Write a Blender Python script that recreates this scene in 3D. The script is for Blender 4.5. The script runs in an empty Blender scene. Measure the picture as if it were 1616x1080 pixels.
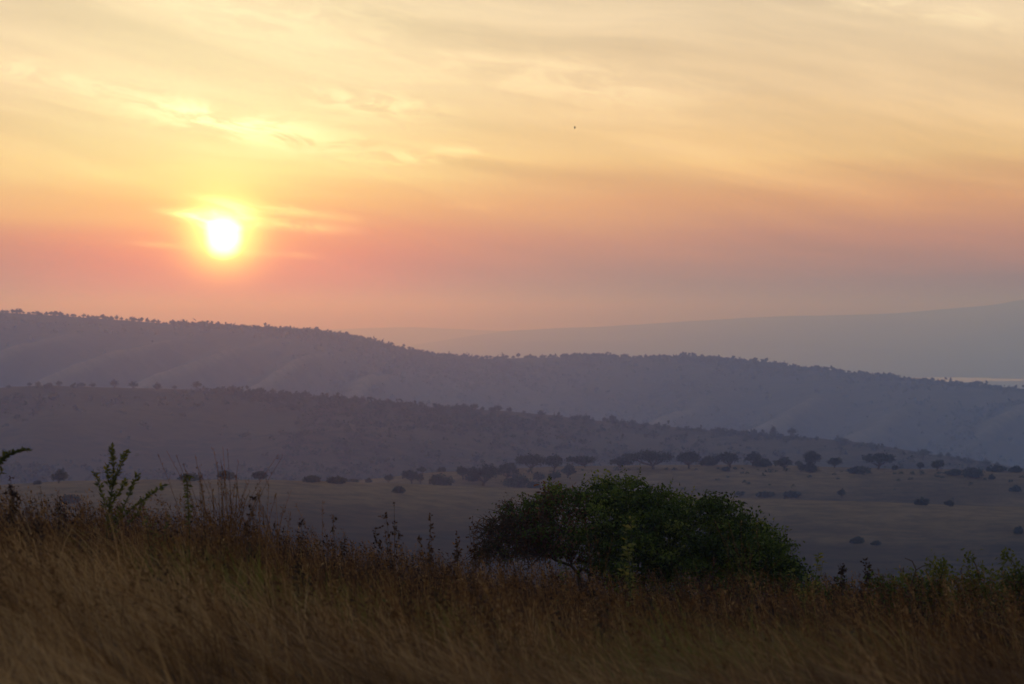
import bpy, math, random
import numpy as np
from mathutils import Vector

random.seed(7)
RNG = np.random.default_rng(7)
sc = bpy.context.scene
col = sc.collection

# ------------------------------------------------------------------ camera
# the photographer stands on a hill 260 m above the lake; +Y is the view direction
EYE = 260.0
F = 5750.0            # focal length in photo pixels (1616 wide) : a 128 mm lens
CX, HY = 808.0, 500.0  # photo column of the view axis, photo row of eye level
cam_d = bpy.data.cameras.new('camera')
cam_d.sensor_width = 36.0
cam_d.lens = 36.0 * F / 1616.0
cam_d.clip_start = 0.5
cam_d.clip_end = 120000.0
cam_d.dof.use_dof = True
cam_d.dof.focus_distance = 75.0
cam_d.dof.aperture_fstop = 5.0
cam = bpy.data.objects.new('camera', cam_d)
col.objects.link(cam)
cam.location = (0, 0, EYE)
cam.rotation_euler = (math.radians(90) - math.atan((540 - HY) / F), 0, 0)
sc.camera = cam

# ------------------------------------------------------------------ sun direction
SUN_AZ = math.atan((353 - CX) / F)          # negative : left of the view axis
SUN_EL = math.atan((HY - 379) / F)
S = Vector((math.sin(SUN_AZ) * math.cos(SUN_EL), math.cos(SUN_AZ) * math.cos(SUN_EL), math.sin(SUN_EL)))

# ------------------------------------------------------------------ world : hazy dawn sky
world = bpy.data.worlds.new('World')
sc.world = world
world.use_nodes = True
nt = world.node_tree
for n in list(nt.nodes):
    nt.nodes.remove(n)


class X:
    """tiny expression builder over shader math nodes"""
    tree = None

    def __init__(self, s):
        self.s = s

    @staticmethod
    def op(kind, *a, clamp=False):
        n = X.tree.nodes.new('ShaderNodeMath')
        n.operation = kind
        n.use_clamp = clamp
        for i, v in enumerate(a):
            if isinstance(v, X):
                X.tree.links.new(v.s, n.inputs[i])
            else:
                n.inputs[i].default_value = v
        return X(n.outputs[0])

    def __add__(self, o): return X.op('ADD', self, o)
    def __radd__(self, o): return X.op('ADD', o, self)
    def __sub__(self, o): return X.op('SUBTRACT', self, o)
    def __rsub__(self, o): return X.op('SUBTRACT', o, self)
    def __mul__(self, o): return X.op('MULTIPLY', self, o)
    def __rmul__(self, o): return X.op('MULTIPLY', o, self)
    def __truediv__(self, o): return X.op('DIVIDE', self, o)
    def __pow__(self, o): return X.op('POWER', self, o)
    def exp(self): return X.op('EXPONENT', self)
    def clamp(self): return X.op('ADD', self, 0.0, clamp=True)


def smooth(x, a, b):
    n = X.tree.nodes.new('ShaderNodeMapRange')
    n.interpolation_type = 'SMOOTHSTEP'
    X.tree.links.new(x.s, n.inputs['Value'])
    n.inputs['From Min'].default_value = a
    n.inputs['From Max'].default_value = b
    return X(n.outputs['Result'])


def combine(x, y, z):
    n = X.tree.nodes.new('ShaderNodeCombineXYZ')
    for i, v in enumerate((x, y, z)):
        if isinstance(v, X):
            X.tree.links.new(v.s, n.inputs[i])
        else:
            n.inputs[i].default_value = v
    return n.outputs[0]


def noise(vec, scale=1.0, detail=3.0, rough=0.5, dist=0.0):
    n = X.tree.nodes.new('ShaderNodeTexNoise')
    X.tree.links.new(vec, n.inputs['Vector'])
    n.inputs['Scale'].default_value = scale
    n.inputs['Detail'].default_value = detail
    n.inputs['Roughness'].default_value = rough
    n.inputs['Distortion'].default_value = dist
    return X(n.outputs['Fac'])


def ramp(fac, stops, interp='LINEAR'):
    n = X.tree.nodes.new('ShaderNodeValToRGB')
    X.tree.links.new(fac.s, n.inputs[0])
    cr = n.color_ramp
    cr.interpolation = interp
    while len(cr.elements) < len(stops):
        cr.elements.new(0.5)
    for e, (p, c) in zip(cr.elements, stops):
        e.position = p
        e.color = (c[0], c[1], c[2], 1)
    return n.outputs['Color']


def mixc(fac, a, b, kind='MIX'):
    n = X.tree.nodes.new('ShaderNodeMix')
    n.data_type = 'RGBA'
    n.blend_type = kind
    n.clamp_factor = True
    for sock, v in ((n.inputs[0], fac), (n.inputs[6], a), (n.inputs[7], b)):
        if isinstance(v, X):
            X.tree.links.new(v.s, sock)
        elif isinstance(v, (int, float)):
            sock.default_value = v
        elif isinstance(v, tuple):
            sock.default_value = (*v, 1)
        else:
            X.tree.links.new(v, sock)
    return n.outputs[2]


def srgb(r, g, b):
    f = lambda c: ((c / 255 + 0.055) / 1.055) ** 2.4 if c > 10 else c / 255 / 12.92
    return (f(r), f(g), f(b))


X.tree = nt
tc = nt.nodes.new('ShaderNodeTexCoord')
nrm = nt.nodes.new('ShaderNodeVectorMath'); nrm.operation = 'NORMALIZE'
nt.links.new(tc.outputs['Generated'], nrm.inputs[0])
sep = nt.nodes.new('ShaderNodeSeparateXYZ')
nt.links.new(nrm.outputs[0], sep.inputs[0])
dx, dy, dz = X(sep.outputs[0]), X(sep.outputs[1]), X(sep.outputs[2])
DEG = 180 / math.pi
el = X.op('ARCSINE', dz) * DEG                       # elevation in degrees
az = X.op('ARCTAN2', dx, dy) * DEG                   # azimuth from the view axis, right positive
daz = az - math.degrees(SUN_AZ)
de = el - math.degrees(SUN_EL)
dot = nt.nodes.new('ShaderNodeVectorMath'); dot.operation = 'DOT_PRODUCT'
nt.links.new(nrm.outputs[0], dot.inputs[0]); dot.inputs[1].default_value = S
sd = X.op('ARCCOSINE', X(dot.outputs['Value']).clamp()) * DEG   # degrees from the sun (front half)

# slow streaks that slant down to the right, as high thin cloud
warp = noise(combine(az * 0.10, el * 0.35, 3.1), 1.0, 2.0)
q = el + az * 0.17 + (warp - 0.5) * 1.6
st1 = noise(combine(az * 0.10, q * 0.95, 0.0), 1.0, 4.0, 0.5)
st2 = noise(combine(az * 0.22 + 9.0, (q + (st1 - 0.5)) * 2.6, 5.0), 1.0, 5.0, 0.55)
low = noise(combine(az * 0.07, el * 2.2, 8.0), 1.0, 3.0, 0.5)

# colour by height above the horizon, far from the sun and under the sun
elw = (el / 12.0 + (low - 0.5) * 0.035 + (st1 - 0.5) * 0.085).clamp()
stops_far = [(0.00, srgb(116, 102, 98)), (0.05, srgb(152, 116, 96)), (0.10, srgb(202, 143, 102)),
             (0.15, srgb(232, 172, 106)), (0.21, srgb(252, 210, 142)), (0.29, srgb(248, 216, 170)),
             (0.40, srgb(238, 214, 178)), (0.62, srgb(214, 202, 178)), (1.0, srgb(170, 174, 172))]
stops_sun = [(0.00, srgb(194, 74, 48)), (0.04, srgb(226, 88, 40)), (0.075, srgb(246, 116, 44)),
             (0.11, srgb(250, 140, 56)), (0.15, srgb(252, 186, 88)), (0.19, srgb(254, 226, 142)), (0.23, srgb(254, 232, 170)),
             (0.30, srgb(253, 231, 182)), (0.42, srgb(250, 228, 186)), (0.62, srgb(222, 208, 182)), (1.0, srgb(172, 175, 172))]
c_far = ramp(elw, stops_far)
c_sun = ramp(elw, stops_sun)
wsun = ((daz * daz) / -12.0).exp()
base = mixc(wsun, c_far, c_sun)

# cloud light : brighter and darker streaks, strongest above the sun
hi = smooth(el, 1.2, 2.6)
nearsun = (sd / -2.6).exp()
streak = (smooth(st2, 0.36, 0.66) - 0.5) * hi * 0.08 + (smooth(st1, 0.35, 0.68) - 0.5) * hi * 0.20
mul = 1.0 + streak


def wisp(px, py, wx, wy, slope, amp):
    a0 = math.degrees(math.atan((px - CX) / F)); e0 = math.degrees(math.atan((HY - py) / F))
    ua = az - a0
    ue = (el - e0) + ua * slope
    g = ((ua * ua * (1 / wx ** 2) + ue * ue * (1 / wy ** 2)) * -1.0).exp()
    return g * amp


torn = noise(combine(az * 1.1, (el + az * 0.16) * 3.4, 2.0), 1.0, 7.0, 0.62, 0.8)
tear = smooth(torn, 0.40, 0.62)
wisps = (wisp(400, 205, 1.55, 0.22, 0.17, 0.85) + wisp(300, 175, 1.1, 0.2, 0.2, 0.45) + wisp(590, 165, 0.95, 0.2, 0.1, 0.6)
         + wisp(665, 247, 0.6, 0.13, -0.06, 0.5) + wisp(60, 120, 1.2, 0.18, 0.2, 0.35) + wisp(900, 130, 2.4, 0.35, 0.12, 0.28)
         + wisp(760, 238, 0.5, 0.06, 0.0, 0.3) + wisp(780, 327, 0.7, 0.07, 0.05, 0.16) + wisp(1430, 20, 1.4, 0.16, 0.12, 0.3)
         + wisp(1560, 35, 0.5, 0.15, 0.1, 0.22) + wisp(470, 20, 2.2, 0.5, 0.05, 0.2)) * tear

# light round the sun seen through the thin cloud
g1 = ((sd * sd) / -0.24).exp()                     # tight aureole
g2 = (sd / -0.45).exp()
g3 = (sd / -2.2).exp()
up = smooth(de, -1.1, 1.6)
plume = wisp(330, 341, 0.40, 0.09, 0.06, 2.6) + wisp(350, 350, 0.34, 0.20, 0.0, 3.4)
side = (wisp(455, 356, 0.75, 0.085, 0.09, 0.34) + wisp(430, 401, 0.6, 0.05, 0.06, 0.22) + wisp(275, 388, 0.55, 0.05, 0.05, 0.22)
        + wisp(300, 338, 0.4, 0.045, 0.1, 0.35) + wisp(420, 328, 1.1, 0.08, 0.13, 0.30))
disc = smooth(sd * -1.0 + (torn - 0.5) * 0.10 + smooth(de, 0.0, 0.3) * 0.06, -0.36, -0.08)
cleft = smooth(de + (torn - 0.5) * 0.35, -0.22, 0.02)

val = nt.nodes.new('ShaderNodeVectorMath'); val.operation = 'SCALE'
nt.links.new(base, val.inputs[0]); nt.links.new(mul.s, val.inputs['Scale'])


def add_scaled(sock, colr, k):
    a = nt.nodes.new('ShaderNodeVectorMath'); a.operation = 'SCALE'
    a.inputs[0].default_value = colr
    nt.links.new(k.s, a.inputs['Scale'])
    b = nt.nodes.new('ShaderNodeVectorMath'); b.operation = 'ADD'
    nt.links.new(sock, b.inputs[0]); nt.links.new(a.outputs[0], b.inputs[1])
    return b.outputs[0]


o = val.outputs[0]
o = add_scaled(o, (0.50, 0.46, 0.28), wisps * (0.9 + nearsun * 0.9))
o = add_scaled(o, (0.42, 0.46, 0.26), g3 * up)
o = add_scaled(o, (1.25, 1.0, 0.14), g2 * (0.6 + up * 0.7))
o = add_scaled(o, (0.95, 0.82, 0.42), (plume + side * 1.5) * (0.35 + tear * 0.9))
o = add_scaled(o, (1.9, 1.45, 0.55), g1)
o = add_scaled(o, (6.0, 5.4, 4.2), disc)

# higher up the hazy glow gives way to the clear dawn sky (Nishita), which also lights the side away from the sun
nish = nt.nodes.new('ShaderNodeTexSky')
nish.sky_type = 'NISHITA'
nish.sun_disc = False
nish.sun_elevation = SUN_EL + math.radians(1.0)
nish.sun_rotation = SUN_AZ
nish.altitude = 1500
nish.dust_density = 3.0
nish.ozone_density = 2.0
SKY_STRENGTH = 0.15
nsc = nt.nodes.new('ShaderNodeVectorMath'); nsc.operation = 'SCALE'
nt.links.new(nish.outputs[0], nsc.inputs[0]); nsc.inputs['Scale'].default_value = SKY_STRENGTH
front = smooth(X(dot.outputs['Value']), -0.55, 0.85)
lowband = 1.0 - smooth(el, 5.5, 32.0)
k = front * lowband
# thin cloud carried on overhead out of view, toned to brighten and blue the ambient
veil = ramp((el / 90.0).clamp(), [(0.0, (0.34, 0.30, 0.285)), (0.12, (0.315, 0.30, 0.305)), (0.4, (0.215, 0.23, 0.275)), (1.0, (0.13, 0.16, 0.225))])
vs = nt.nodes.new('ShaderNodeVectorMath'); vs.operation = 'SCALE'
nt.links.new(veil, vs.inputs[0]); nt.links.new((0.6 + front * 0.4 + (st1 - 0.5) * 0.3).s, vs.inputs['Scale'])
va = nt.nodes.new('ShaderNodeVectorMath'); va.operation = 'ADD'
nt.links.new(vs.outputs[0], va.inputs[0]); nt.links.new(nsc.outputs[0], va.inputs[1])
o = mixc(k, va.outputs[0], o)
bg = nt.nodes.new('ShaderNodeBackground')
nt.links.new(o, bg.inputs['Color'])
bg.inputs['Strength'].default_value = 1.0
wo = nt.nodes.new('ShaderNodeOutputWorld')
nt.links.new(bg.outputs[0], wo.inputs['Surface'])

# ------------------------------------------------------------------ sun lamp
ld = bpy.data.lights.new('sun', 'SUN')
ld.energy = 0.19
ld.angle = math.radians(0.6)
ld.color = (1.0, 0.33, 0.11)
sun = bpy.data.objects.new('sun', ld)
col.objects.link(sun)
sun.rotation_euler = S.to_track_quat('Z', 'Y').to_euler()

# ------------------------------------------------------------------ render settings
AEROSOL = (5.0e-5, (1.0, 0.90, 0.84), 0.88)     # dust and moisture : scatters forwards, glows round the sun
AIR = (1.6e-4, (0.10, 0.34, 1.0), 0.0)          # clear air : scatters blue evenly
sc.view_settings.view_transform = 'Standard'
sc.view_settings.look = 'None'
sc.view_settings.exposure = 0.0
sc.view_settings.gamma = 1.0
cy = sc.cycles
cy.use_denoising = True
cy.denoiser = 'OPENIMAGEDENOISE'
cy.max_bounces = 5
cy.diffuse_bounces = 2
cy.glossy_bounces = 2
cy.transmission_bounces = 2
cy.transparent_max_bounces = 4
cy.volume_bounces = 2
cy.caustics_reflective = False
cy.caustics_refractive = False


# ================================================================== helpers
def tag(o, label=None, cat=None, group=None, kind=None):
    if label: o['label'] = label
    if cat: o['category'] = cat
    if group: o['group'] = group
    if kind: o['kind'] = kind
    return o


def mesh_np(name, V, Fs, mat, parent=None, attrs=None, smooth_shade=False, loc=None):
    """V (n,3); Fs list of (m,k) index arrays"""
    me = mesh_data(name, V, Fs, mat, attrs, smooth_shade)
    return link(name, me, parent, loc)


def mesh_data(name, V, Fs, mats, attrs=None, smooth_shade=False, matidx=None):
    me = bpy.data.meshes.new(name)
    V = np.ascontiguousarray(V, dtype=np.float32)
    if not isinstance(Fs, (list, tuple)):
        Fs = [Fs]
    Fs = [np.asarray(f, dtype=np.int32) for f in Fs if len(f)]
    me.vertices.add(len(V)); me.vertices.foreach_set('co', V.ravel())
    loops = np.concatenate([f.ravel() for f in Fs])
    tot = np.concatenate([np.full(len(f), f.shape[1], np.int32) for f in Fs])
    start = np.concatenate([[0], np.cumsum(tot)[:-1]]).astype(np.int32)
    me.loops.add(len(loops)); me.loops.foreach_set('vertex_index', loops)
    me.polygons.add(len(tot)); me.polygons.foreach_set('loop_start', start)
    try:
        me.polygons.foreach_set('loop_total', tot)
    except Exception:
        pass
    if smooth_shade:
        me.polygons.foreach_set('use_smooth', np.ones(len(tot), bool))
    if matidx is not None:
        me.polygons.foreach_set('material_index', np.asarray(matidx, np.int32))
    for k_, a in (attrs or {}).items():
        at = me.attributes.new(k_, 'FLOAT', 'POINT')
        at.data.foreach_set('value', np.ascontiguousarray(a, dtype=np.float32))
    for m in (mats if isinstance(mats, (list, tuple)) else [mats]):
        me.materials.append(m)
    me.update(calc_edges=True)
    return me


def link(name, me, parent=None, loc=None):
    o = bpy.data.objects.new(name, me)
    col.objects.link(o)
    if parent is not None: o.parent = parent
    if loc is not None: o.location = loc
    return o


def thing(name, label, cat, loc, group=None):
    o = bpy.data.objects.new(name, None)
    o.empty_display_size = 0.2
    col.objects.link(o)
    o.location = loc
    return tag(o, label, cat, group)


class Acc:
    """collects vertices, quads, triangles and a tint per vertex"""
    def __init__(self):
        self.V = []; self.Q = []; self.T = []; self.A = []; self.n = 0

    def add(self, V, Q=None, T=None, tint=0.5):
        V = np.asarray(V, float)
        if Q is not None and len(Q): self.Q.append(np.asarray(Q) + self.n)
        if T is not None and len(T): self.T.append(np.asarray(T) + self.n)
        self.V.append(V)
        self.A.append(np.broadcast_to(np.asarray(tint, float), (len(V),)))
        self.n += len(V)

    def arrays(self):
        V = np.concatenate(self.V)
        Fs = []
        if self.Q: Fs.append(np.concatenate(self.Q))
        if self.T: Fs.append(np.concatenate(self.T))
        return V, Fs, np.concatenate(self.A)

    def build(self, name, mat, parent=None, smooth_shade=False, loc=None):
        V, Fs, A = self.arrays()
        return mesh_np(name, V, Fs, mat, parent, {'tint': A}, smooth_shade, loc)

    def tube(self, pts, rad, sides=5, tint=0.5):
        pts = np.asarray(pts, float)
        n = len(pts)
        rad = np.broadcast_to(np.asarray(rad, float), (n,))
        d = np.gradient(pts, axis=0)
        d /= np.linalg.norm(d, axis=1)[:, None] + 1e-9
        ref = np.array([0.31, 0.87, 0.12])
        a = np.cross(d, ref); a /= np.linalg.norm(a, axis=1)[:, None] + 1e-9
        b = np.cross(d, a)
        ang = np.linspace(0, 2 * np.pi, sides, endpoint=False)
        V = pts[:, None, :] + rad[:, None, None] * (np.cos(ang)[None, :, None] * a[:, None, :] + np.sin(ang)[None, :, None] * b[:, None, :])
        V = V.reshape(-1, 3)
        i = np.arange(n - 1)[:, None] * sides; j = np.arange(sides)[None, :]; j2 = (j + 1) % sides
        Q = np.stack([i + j, i + j2, i + sides + j2, i + sides + j], -1).reshape(-1, 4)
        self.add(V, Q, None, tint)

    def leaves(self, P, size, width, rng, tint, up=0.3, direction=None, spread=1.0):
        """folded leaf blades (two triangles hinged on the midrib) at points P"""
        n = len(P)
        if n == 0: return
        D = rng.normal(size=(n, 3)) * spread
        if direction is not None: D = D + direction
        D[:, 2] += 0.0
        D /= np.linalg.norm(D, axis=1)[:, None] + 1e-9
        N = rng.normal(size=(n, 3)); N[:, 2] += up * 3
        W = np.cross(D, N); W /= np.linalg.norm(W, axis=1)[:, None] + 1e-9
        N = np.cross(W, D)
        L = (size * rng.uniform(0.65, 1.3, n))[:, None]
        Wd = L * width
        p0 = P; p2 = P + D * L
        mid = P + D * L * 0.45
        p1 = mid + W * Wd * 0.5 + N * Wd * 0.18
        p3 = mid - W * Wd * 0.5 + N * Wd * 0.18
        V = np.stack([p0, p1, p2, p3], 1).reshape(-1, 3)
        k_ = np.arange(n)[:, None] * 4
        T = np.concatenate([k_ + np.array([[0, 1, 2]]), k_ + np.array([[0, 2, 3]])])
        self.add(V, None, T, np.repeat(np.broadcast_to(tint, (n,)), 4))


# ---- value noise
_perm = np.random.default_rng(99).random((256, 256))


def vnoise(x, y):
    x = np.asarray(x, float); y = np.asarray(y, float)
    xi = np.floor(x).astype(int); yi = np.floor(y).astype(int)
    fx = x - xi; fy = y - yi
    fx = fx * fx * (3 - 2 * fx); fy = fy * fy * (3 - 2 * fy)
    g = lambda a, b: _perm[a % 256, b % 256]
    return (g(xi, yi) * (1 - fx) + g(xi + 1, yi) * fx) * (1 - fy) + (g(xi, yi + 1) * (1 - fx) + g(xi + 1, yi + 1) * fx) * fy


def fbm(x, y, oct=4, gain=0.5):
    s = 0; a = 1; t = 0
    for i in range(oct):
        s = s + a * (vnoise(x * 2 ** i + 17.3 * i, y * 2 ** i + 5.1 * i) - 0.5); t += a; a *= gain
    return s / t * 2


def sstep(a, b, x):
    t = np.clip((x - a) / (b - a), 0, 1)
    return t * t * (3 - 2 * t)


# ================================================================== materials
def new_mat(name):
    m = bpy.data.materials.new(name)
    m.use_nodes = True
    m.node_tree.nodes.clear()
    X.tree = m.node_tree
    return m


def finish(m, shader):
    o_ = m.node_tree.nodes.new('ShaderNodeOutputMaterial')
    m.node_tree.links.new(shader, o_.inputs['Surface'])
    return m


def attr(name):
    n = X.tree.nodes.new('ShaderNodeAttribute'); n.attribute_name = name
    return X(n.outputs['Fac'])


def leaf_mat(name, stops, trans=0.35, rough=0.7, spec=0.2):
    m = new_mat(name)
    c = ramp(attr('tint'), stops)
    p = X.tree.nodes.new('ShaderNodeBsdfPrincipled')
    X.tree.links.new(c, p.inputs['Base Color'])
    p.inputs['Roughness'].default_value = rough
    p.inputs['Specular IOR Level'].default_value = spec
    t = X.tree.nodes.new('ShaderNodeBsdfTranslucent')
    X.tree.links.new(c, t.inputs['Color'])
    mx = X.tree.nodes.new('ShaderNodeMixShader'); mx.inputs[0].default_value = trans
    X.tree.links.new(p.outputs[0], mx.inputs[1]); X.tree.links.new(t.outputs[0], mx.inputs[2])
    return finish(m, mx.outputs[0])


def ground_mat(name, c1, c2, c3, s1, s2, s3, rib=None, bush_amt=0.5, bump=0.0, rib_gain=3.2):
    """dry grass (c1, c2 in patches) with darker scrub cover (c3)"""
    m = new_mat(name)
    g = X.tree.nodes.new('ShaderNodeNewGeometry')
    pos = g.outputs['Position']
    n1 = noise(pos, s1, 4.0, 0.6)
    n2 = noise(pos, s2, 5.0, 0.65)
    n3 = noise(pos, s3, 5.0, 0.7)
    c = mixc(smooth(n1, 0.35, 0.65), c1, c2)
    scr = smooth(n2 + (n3 - 0.5) * 0.6, 0.62 - bush_amt * 0.25, 0.78 - bush_amt * 0.25)
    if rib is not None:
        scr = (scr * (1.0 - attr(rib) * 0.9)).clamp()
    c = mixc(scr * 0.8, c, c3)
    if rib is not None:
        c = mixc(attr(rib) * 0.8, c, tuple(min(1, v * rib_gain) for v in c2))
    c = mixc(smooth(n3, 0.35, 0.65) * 0.5, c, tuple(v * 0.55 for v in c1))
    p = X.tree.nodes.new('ShaderNodeBsdfPrincipled')
    X.tree.links.new(c, p.inputs['Base Color'])
    p.inputs['Roughness'].default_value = 0.95
    p.inputs['Specular IOR Level'].default_value = 0.05
    if bump:
        b = X.tree.nodes.new('ShaderNodeBump')
        b.inputs['Strength'].default_value = 0.6
        b.inputs['Distance'].default_value = bump
        X.tree.links.new(n3.s, b.inputs['Height'])
        X.tree.links.new(b.outputs[0], p.inputs['Normal'])
    return finish(m, p.outputs[0])


def bark_mat(name, c1, c2, scale):
    m = new_mat(name)
    g = X.tree.nodes.new('ShaderNodeNewGeometry')
    n1 = noise(g.outputs['Position'], scale, 5.0, 0.7)
    c = mixc(n1, c1, c2)
    p = X.tree.nodes.new('ShaderNodeBsdfPrincipled')
    X.tree.links.new(c, p.inputs['Base Color'])
    p.inputs['Roughness'].default_value = 0.9
    p.inputs['Specular IOR Level'].default_value = 0.1
    return finish(m, p.outputs[0])


M_fore = ground_mat('soil_and_litter', (0.045, 0.027, 0.014), (0.07, 0.042, 0.02), (0.03, 0.022, 0.012), 0.35, 1.2, 9.0, bush_amt=0.3, bump=0.05)
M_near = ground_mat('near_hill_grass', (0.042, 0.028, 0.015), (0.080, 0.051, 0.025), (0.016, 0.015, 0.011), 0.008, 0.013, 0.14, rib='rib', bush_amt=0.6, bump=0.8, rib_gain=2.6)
M_mid = ground_mat('middle_ridge_scrub', (0.050, 0.040, 0.026), (0.074, 0.055, 0.034), (0.022, 0.023, 0.016), 0.004, 0.012, 0.09, rib='rib', bush_amt=0.55, bump=1.0)
M_far = ground_mat('far_ridge_scrub', (0.042, 0.036, 0.025), (0.062, 0.049, 0.034), (0.018, 0.021, 0.016), 0.0025, 0.007, 0.05, rib='rib', bush_amt=0.6, bump=1.5)
M_mtn = ground_mat('mountain_slope', (0.08, 0.07, 0.05), (0.11, 0.09, 0.06), (0.05, 0.05, 0.035), 0.0007, 0.002, 0.02, rib='rib', bush_amt=0.6, rib_gain=2.0)
M_plain = ground_mat('plain', (0.10, 0.08, 0.05), (0.13, 0.10, 0.06), (0.05, 0.05, 0.035), 0.0006, 0.002, 0.02, bush_amt=0.5)

M_grass = leaf_mat('dry_grass', [(0.0, (0.036, 0.015, 0.006)), (0.25, (0.125, 0.056, 0.019)), (0.5, (0.30, 0.150, 0.054)),
                                 (0.72, (0.56, 0.33, 0.135)), (0.8, (0.24, 0.18, 0.040)), (1.0, (0.12, 0.140, 0.022))], 0.3, 0.7, 0.08)
M_herb = leaf_mat('withered_herb_leaf', [(0.0, (0.022, 0.012, 0.008)), (0.4, (0.06, 0.028, 0.014)), (0.7, (0.16, 0.066, 0.022)),
                                         (0.86, (0.24, 0.11, 0.03)), (1.0, (0.10, 0.10, 0.03))], 0.25)
M_green = leaf_mat('green_leaf', [(0.0, (0.045, 0.052, 0.012)), (0.5, (0.100, 0.110, 0.022)), (0.8, (0.18, 0.175, 0.034)), (1.0, (0.27, 0.21, 0.045))], 0.45)
M_bush = leaf_mat('bush_leaf', [(0.0, (0.018, 0.025, 0.006)), (0.4, (0.060, 0.084, 0.013)), (0.7, (0.125, 0.158, 0.023)), (1.0, (0.22, 0.215, 0.04))], 0.38)
M_dead = leaf_mat('dead_leaf', [(0.0, (0.040, 0.018, 0.010)), (0.5, (0.115, 0.046, 0.022)), (1.0, (0.20, 0.092, 0.04))], 0.25)
M_tree = leaf_mat('acacia_foliage', [(0.0, (0.020, 0.026, 0.014)), (0.5, (0.036, 0.046, 0.022)), (1.0, (0.065, 0.072, 0.034))], 0.2)
M_bark = bark_mat('bark', (0.035, 0.024, 0.016), (0.10, 0.07, 0.048), 14.0)
M_stem = bark_mat('dry_stem', (0.05, 0.03, 0.018), (0.12, 0.075, 0.04), 8.0)
M_gstem = bark_mat('green_stem', (0.05, 0.05, 0.02), (0.09, 0.08, 0.035), 8.0)

# ================================================================== terrain
U = np.arange(-900, 2601, 1.0)


def curve(pts, sigma=10):
    xs, ys = zip(*pts)
    y = np.interp(U, xs, ys)
    k_ = np.exp(-0.5 * (np.arange(-3 * sigma, 3 * sigma + 1) / sigma) ** 2); k_ /= k_.sum()
    yp = np.pad(y, 3 * sigma, mode='edge')
    y = np.convolve(yp, k_, mode='valid')
    return lambda u: np.interp(u, U, y)


class Ridge:
    """one fold of the land: a crest line at its own distance, a front slope to the valley and a back slope"""
    def __init__(self, crest, dist, wf, drop_to, wb, back_drop, relief=None, ease=0.02):
        self.crest = curve(crest); self.dist = curve(dist, 60)
        self.wf, self.vz, self.wb, self.bd, self.relief, self.ease = wf, drop_to, wb, back_drop, relief, ease

    def parts(self, x, y):
        u = np.clip(CX + F * x / y, U[0], U[-1])
        D = self.dist(u)
        zc = -(self.crest(u) - HY) / F * D
        t = y - D
        e = self.ease
        s = np.clip(-t / self.wf, 0, 1)
        p = (np.sqrt(s * s + e) - math.sqrt(e)) / (math.sqrt(1 + e) - math.sqrt(e))
        p = p * (1 - 0.12 * sstep(0.6, 1, s)) / 0.88
        p = np.clip(p, 0, 1.0)
        sb = np.clip(t / self.wb, 0, 1)
        pb = (np.sqrt(sb * sb + e) - math.sqrt(e)) / (math.sqrt(1 + e) - math.sqrt(e))
        vz = np.minimum(self.vz, zc - 4)
        z = np.where(t < 0, zc - (zc - vz) * p, zc - self.bd * pb)
        return u, t, s, sb, z

    def z(self, x, y):
        x = np.asarray(x, float); y = np.asarray(y, float)
        u, t, s, sb, z = self.parts(x, y)
        if self.relief is not None:
            z = z + self.relief(x, y, t, s, sb)[0]
        return z + EYE

    def rib(self, x, y):
        u, t, s, sb, z = self.parts(x, y)
        if self.relief is None: return np.zeros_like(z)
        return self.relief(x, y, t, s, sb)[1]

    def sheet(self, name, mat, y0, y1, ny, u0=-420, u1=2040, nu=440, power=1.0):
        us = np.linspace(u0, u1, nu)
        # rows denser round the crest
        D0 = float(self.dist(808.0))
        a = np.linspace(0, 1, ny)
        ys = np.where(a < 0.75, D0 - (D0 - y0) * (1 - a / 0.75) ** 1.5, D0 + (y1 - D0) * ((a - 0.75) / 0.25) ** 1.5)
        Ug, Yg = np.meshgrid(us, ys)
        Yg = np.maximum(Yg + (self.dist(Ug) - D0) * np.clip((Yg - y0) / (D0 - y0), 0, 1), 20)
        Xg = (Ug - CX) / F * Yg
        Zg = self.z(Xg, Yg)
        V = np.stack([Xg, Yg, Zg], -1).reshape(-1, 3)
        i = np.arange(ny - 1)[:, None] * nu; j = np.arange(nu - 1)[None, :]
        Q = np.stack([i + j, i + j + 1, i + nu + j + 1, i + nu + j], -1).reshape(-1, 4)
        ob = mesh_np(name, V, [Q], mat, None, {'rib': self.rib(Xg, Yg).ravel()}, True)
        ob['kind'] = 'structure'
        return ob

    def hit(self, px, py):
        """the point of this ridge's front slope seen at a photo position (its crest when the row lies above it)"""
        D = float(self.dist(px))
        ys = np.linspace(D - self.wf * 0.98, D + 5, 900)
        xs = (px - CX) / F * ys
        zl = EYE - (py - HY) / F * ys
        zt = self.z(xs, ys)
        ok = np.nonzero(zl <= zt)[0]
        i = ok[0] if len(ok) else int(np.argmax((zt - EYE) / ys))
        return np.array([xs[i], ys[i], zt[i]])


def relief_far(x, y, t, s, sb):
    # spurs run down towards the viewer and to the left, gullies between them
    ph = (x - 0.15 * t + 110 * fbm(x / 700 + 3, y / 900, 2)) / 118.0
    fr = ph - np.floor(ph)
    tri = np.where(fr < 0.62, fr / 0.62, (1 - fr) / 0.38)
    w = sstep(0.05, 0.38, s)
    amt = sstep(-0.30, 0.30, fbm(x / 380 + 7, y / 700 + 2, 2))
    z = (tri - 0.5) * 40 * w * (0.4 + 0.6 * amt) + 12 * fbm(x / 260, y / 260, 4) * w + 3.0 * fbm(x / 60, y / 60, 3) * sstep(0.0, 0.05, np.maximum(s, sb))
    return z, sstep(0.70, 0.98, tri) * w * amt  # paler grass on spur crests, its contrast standing in for weak relief shading


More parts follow.
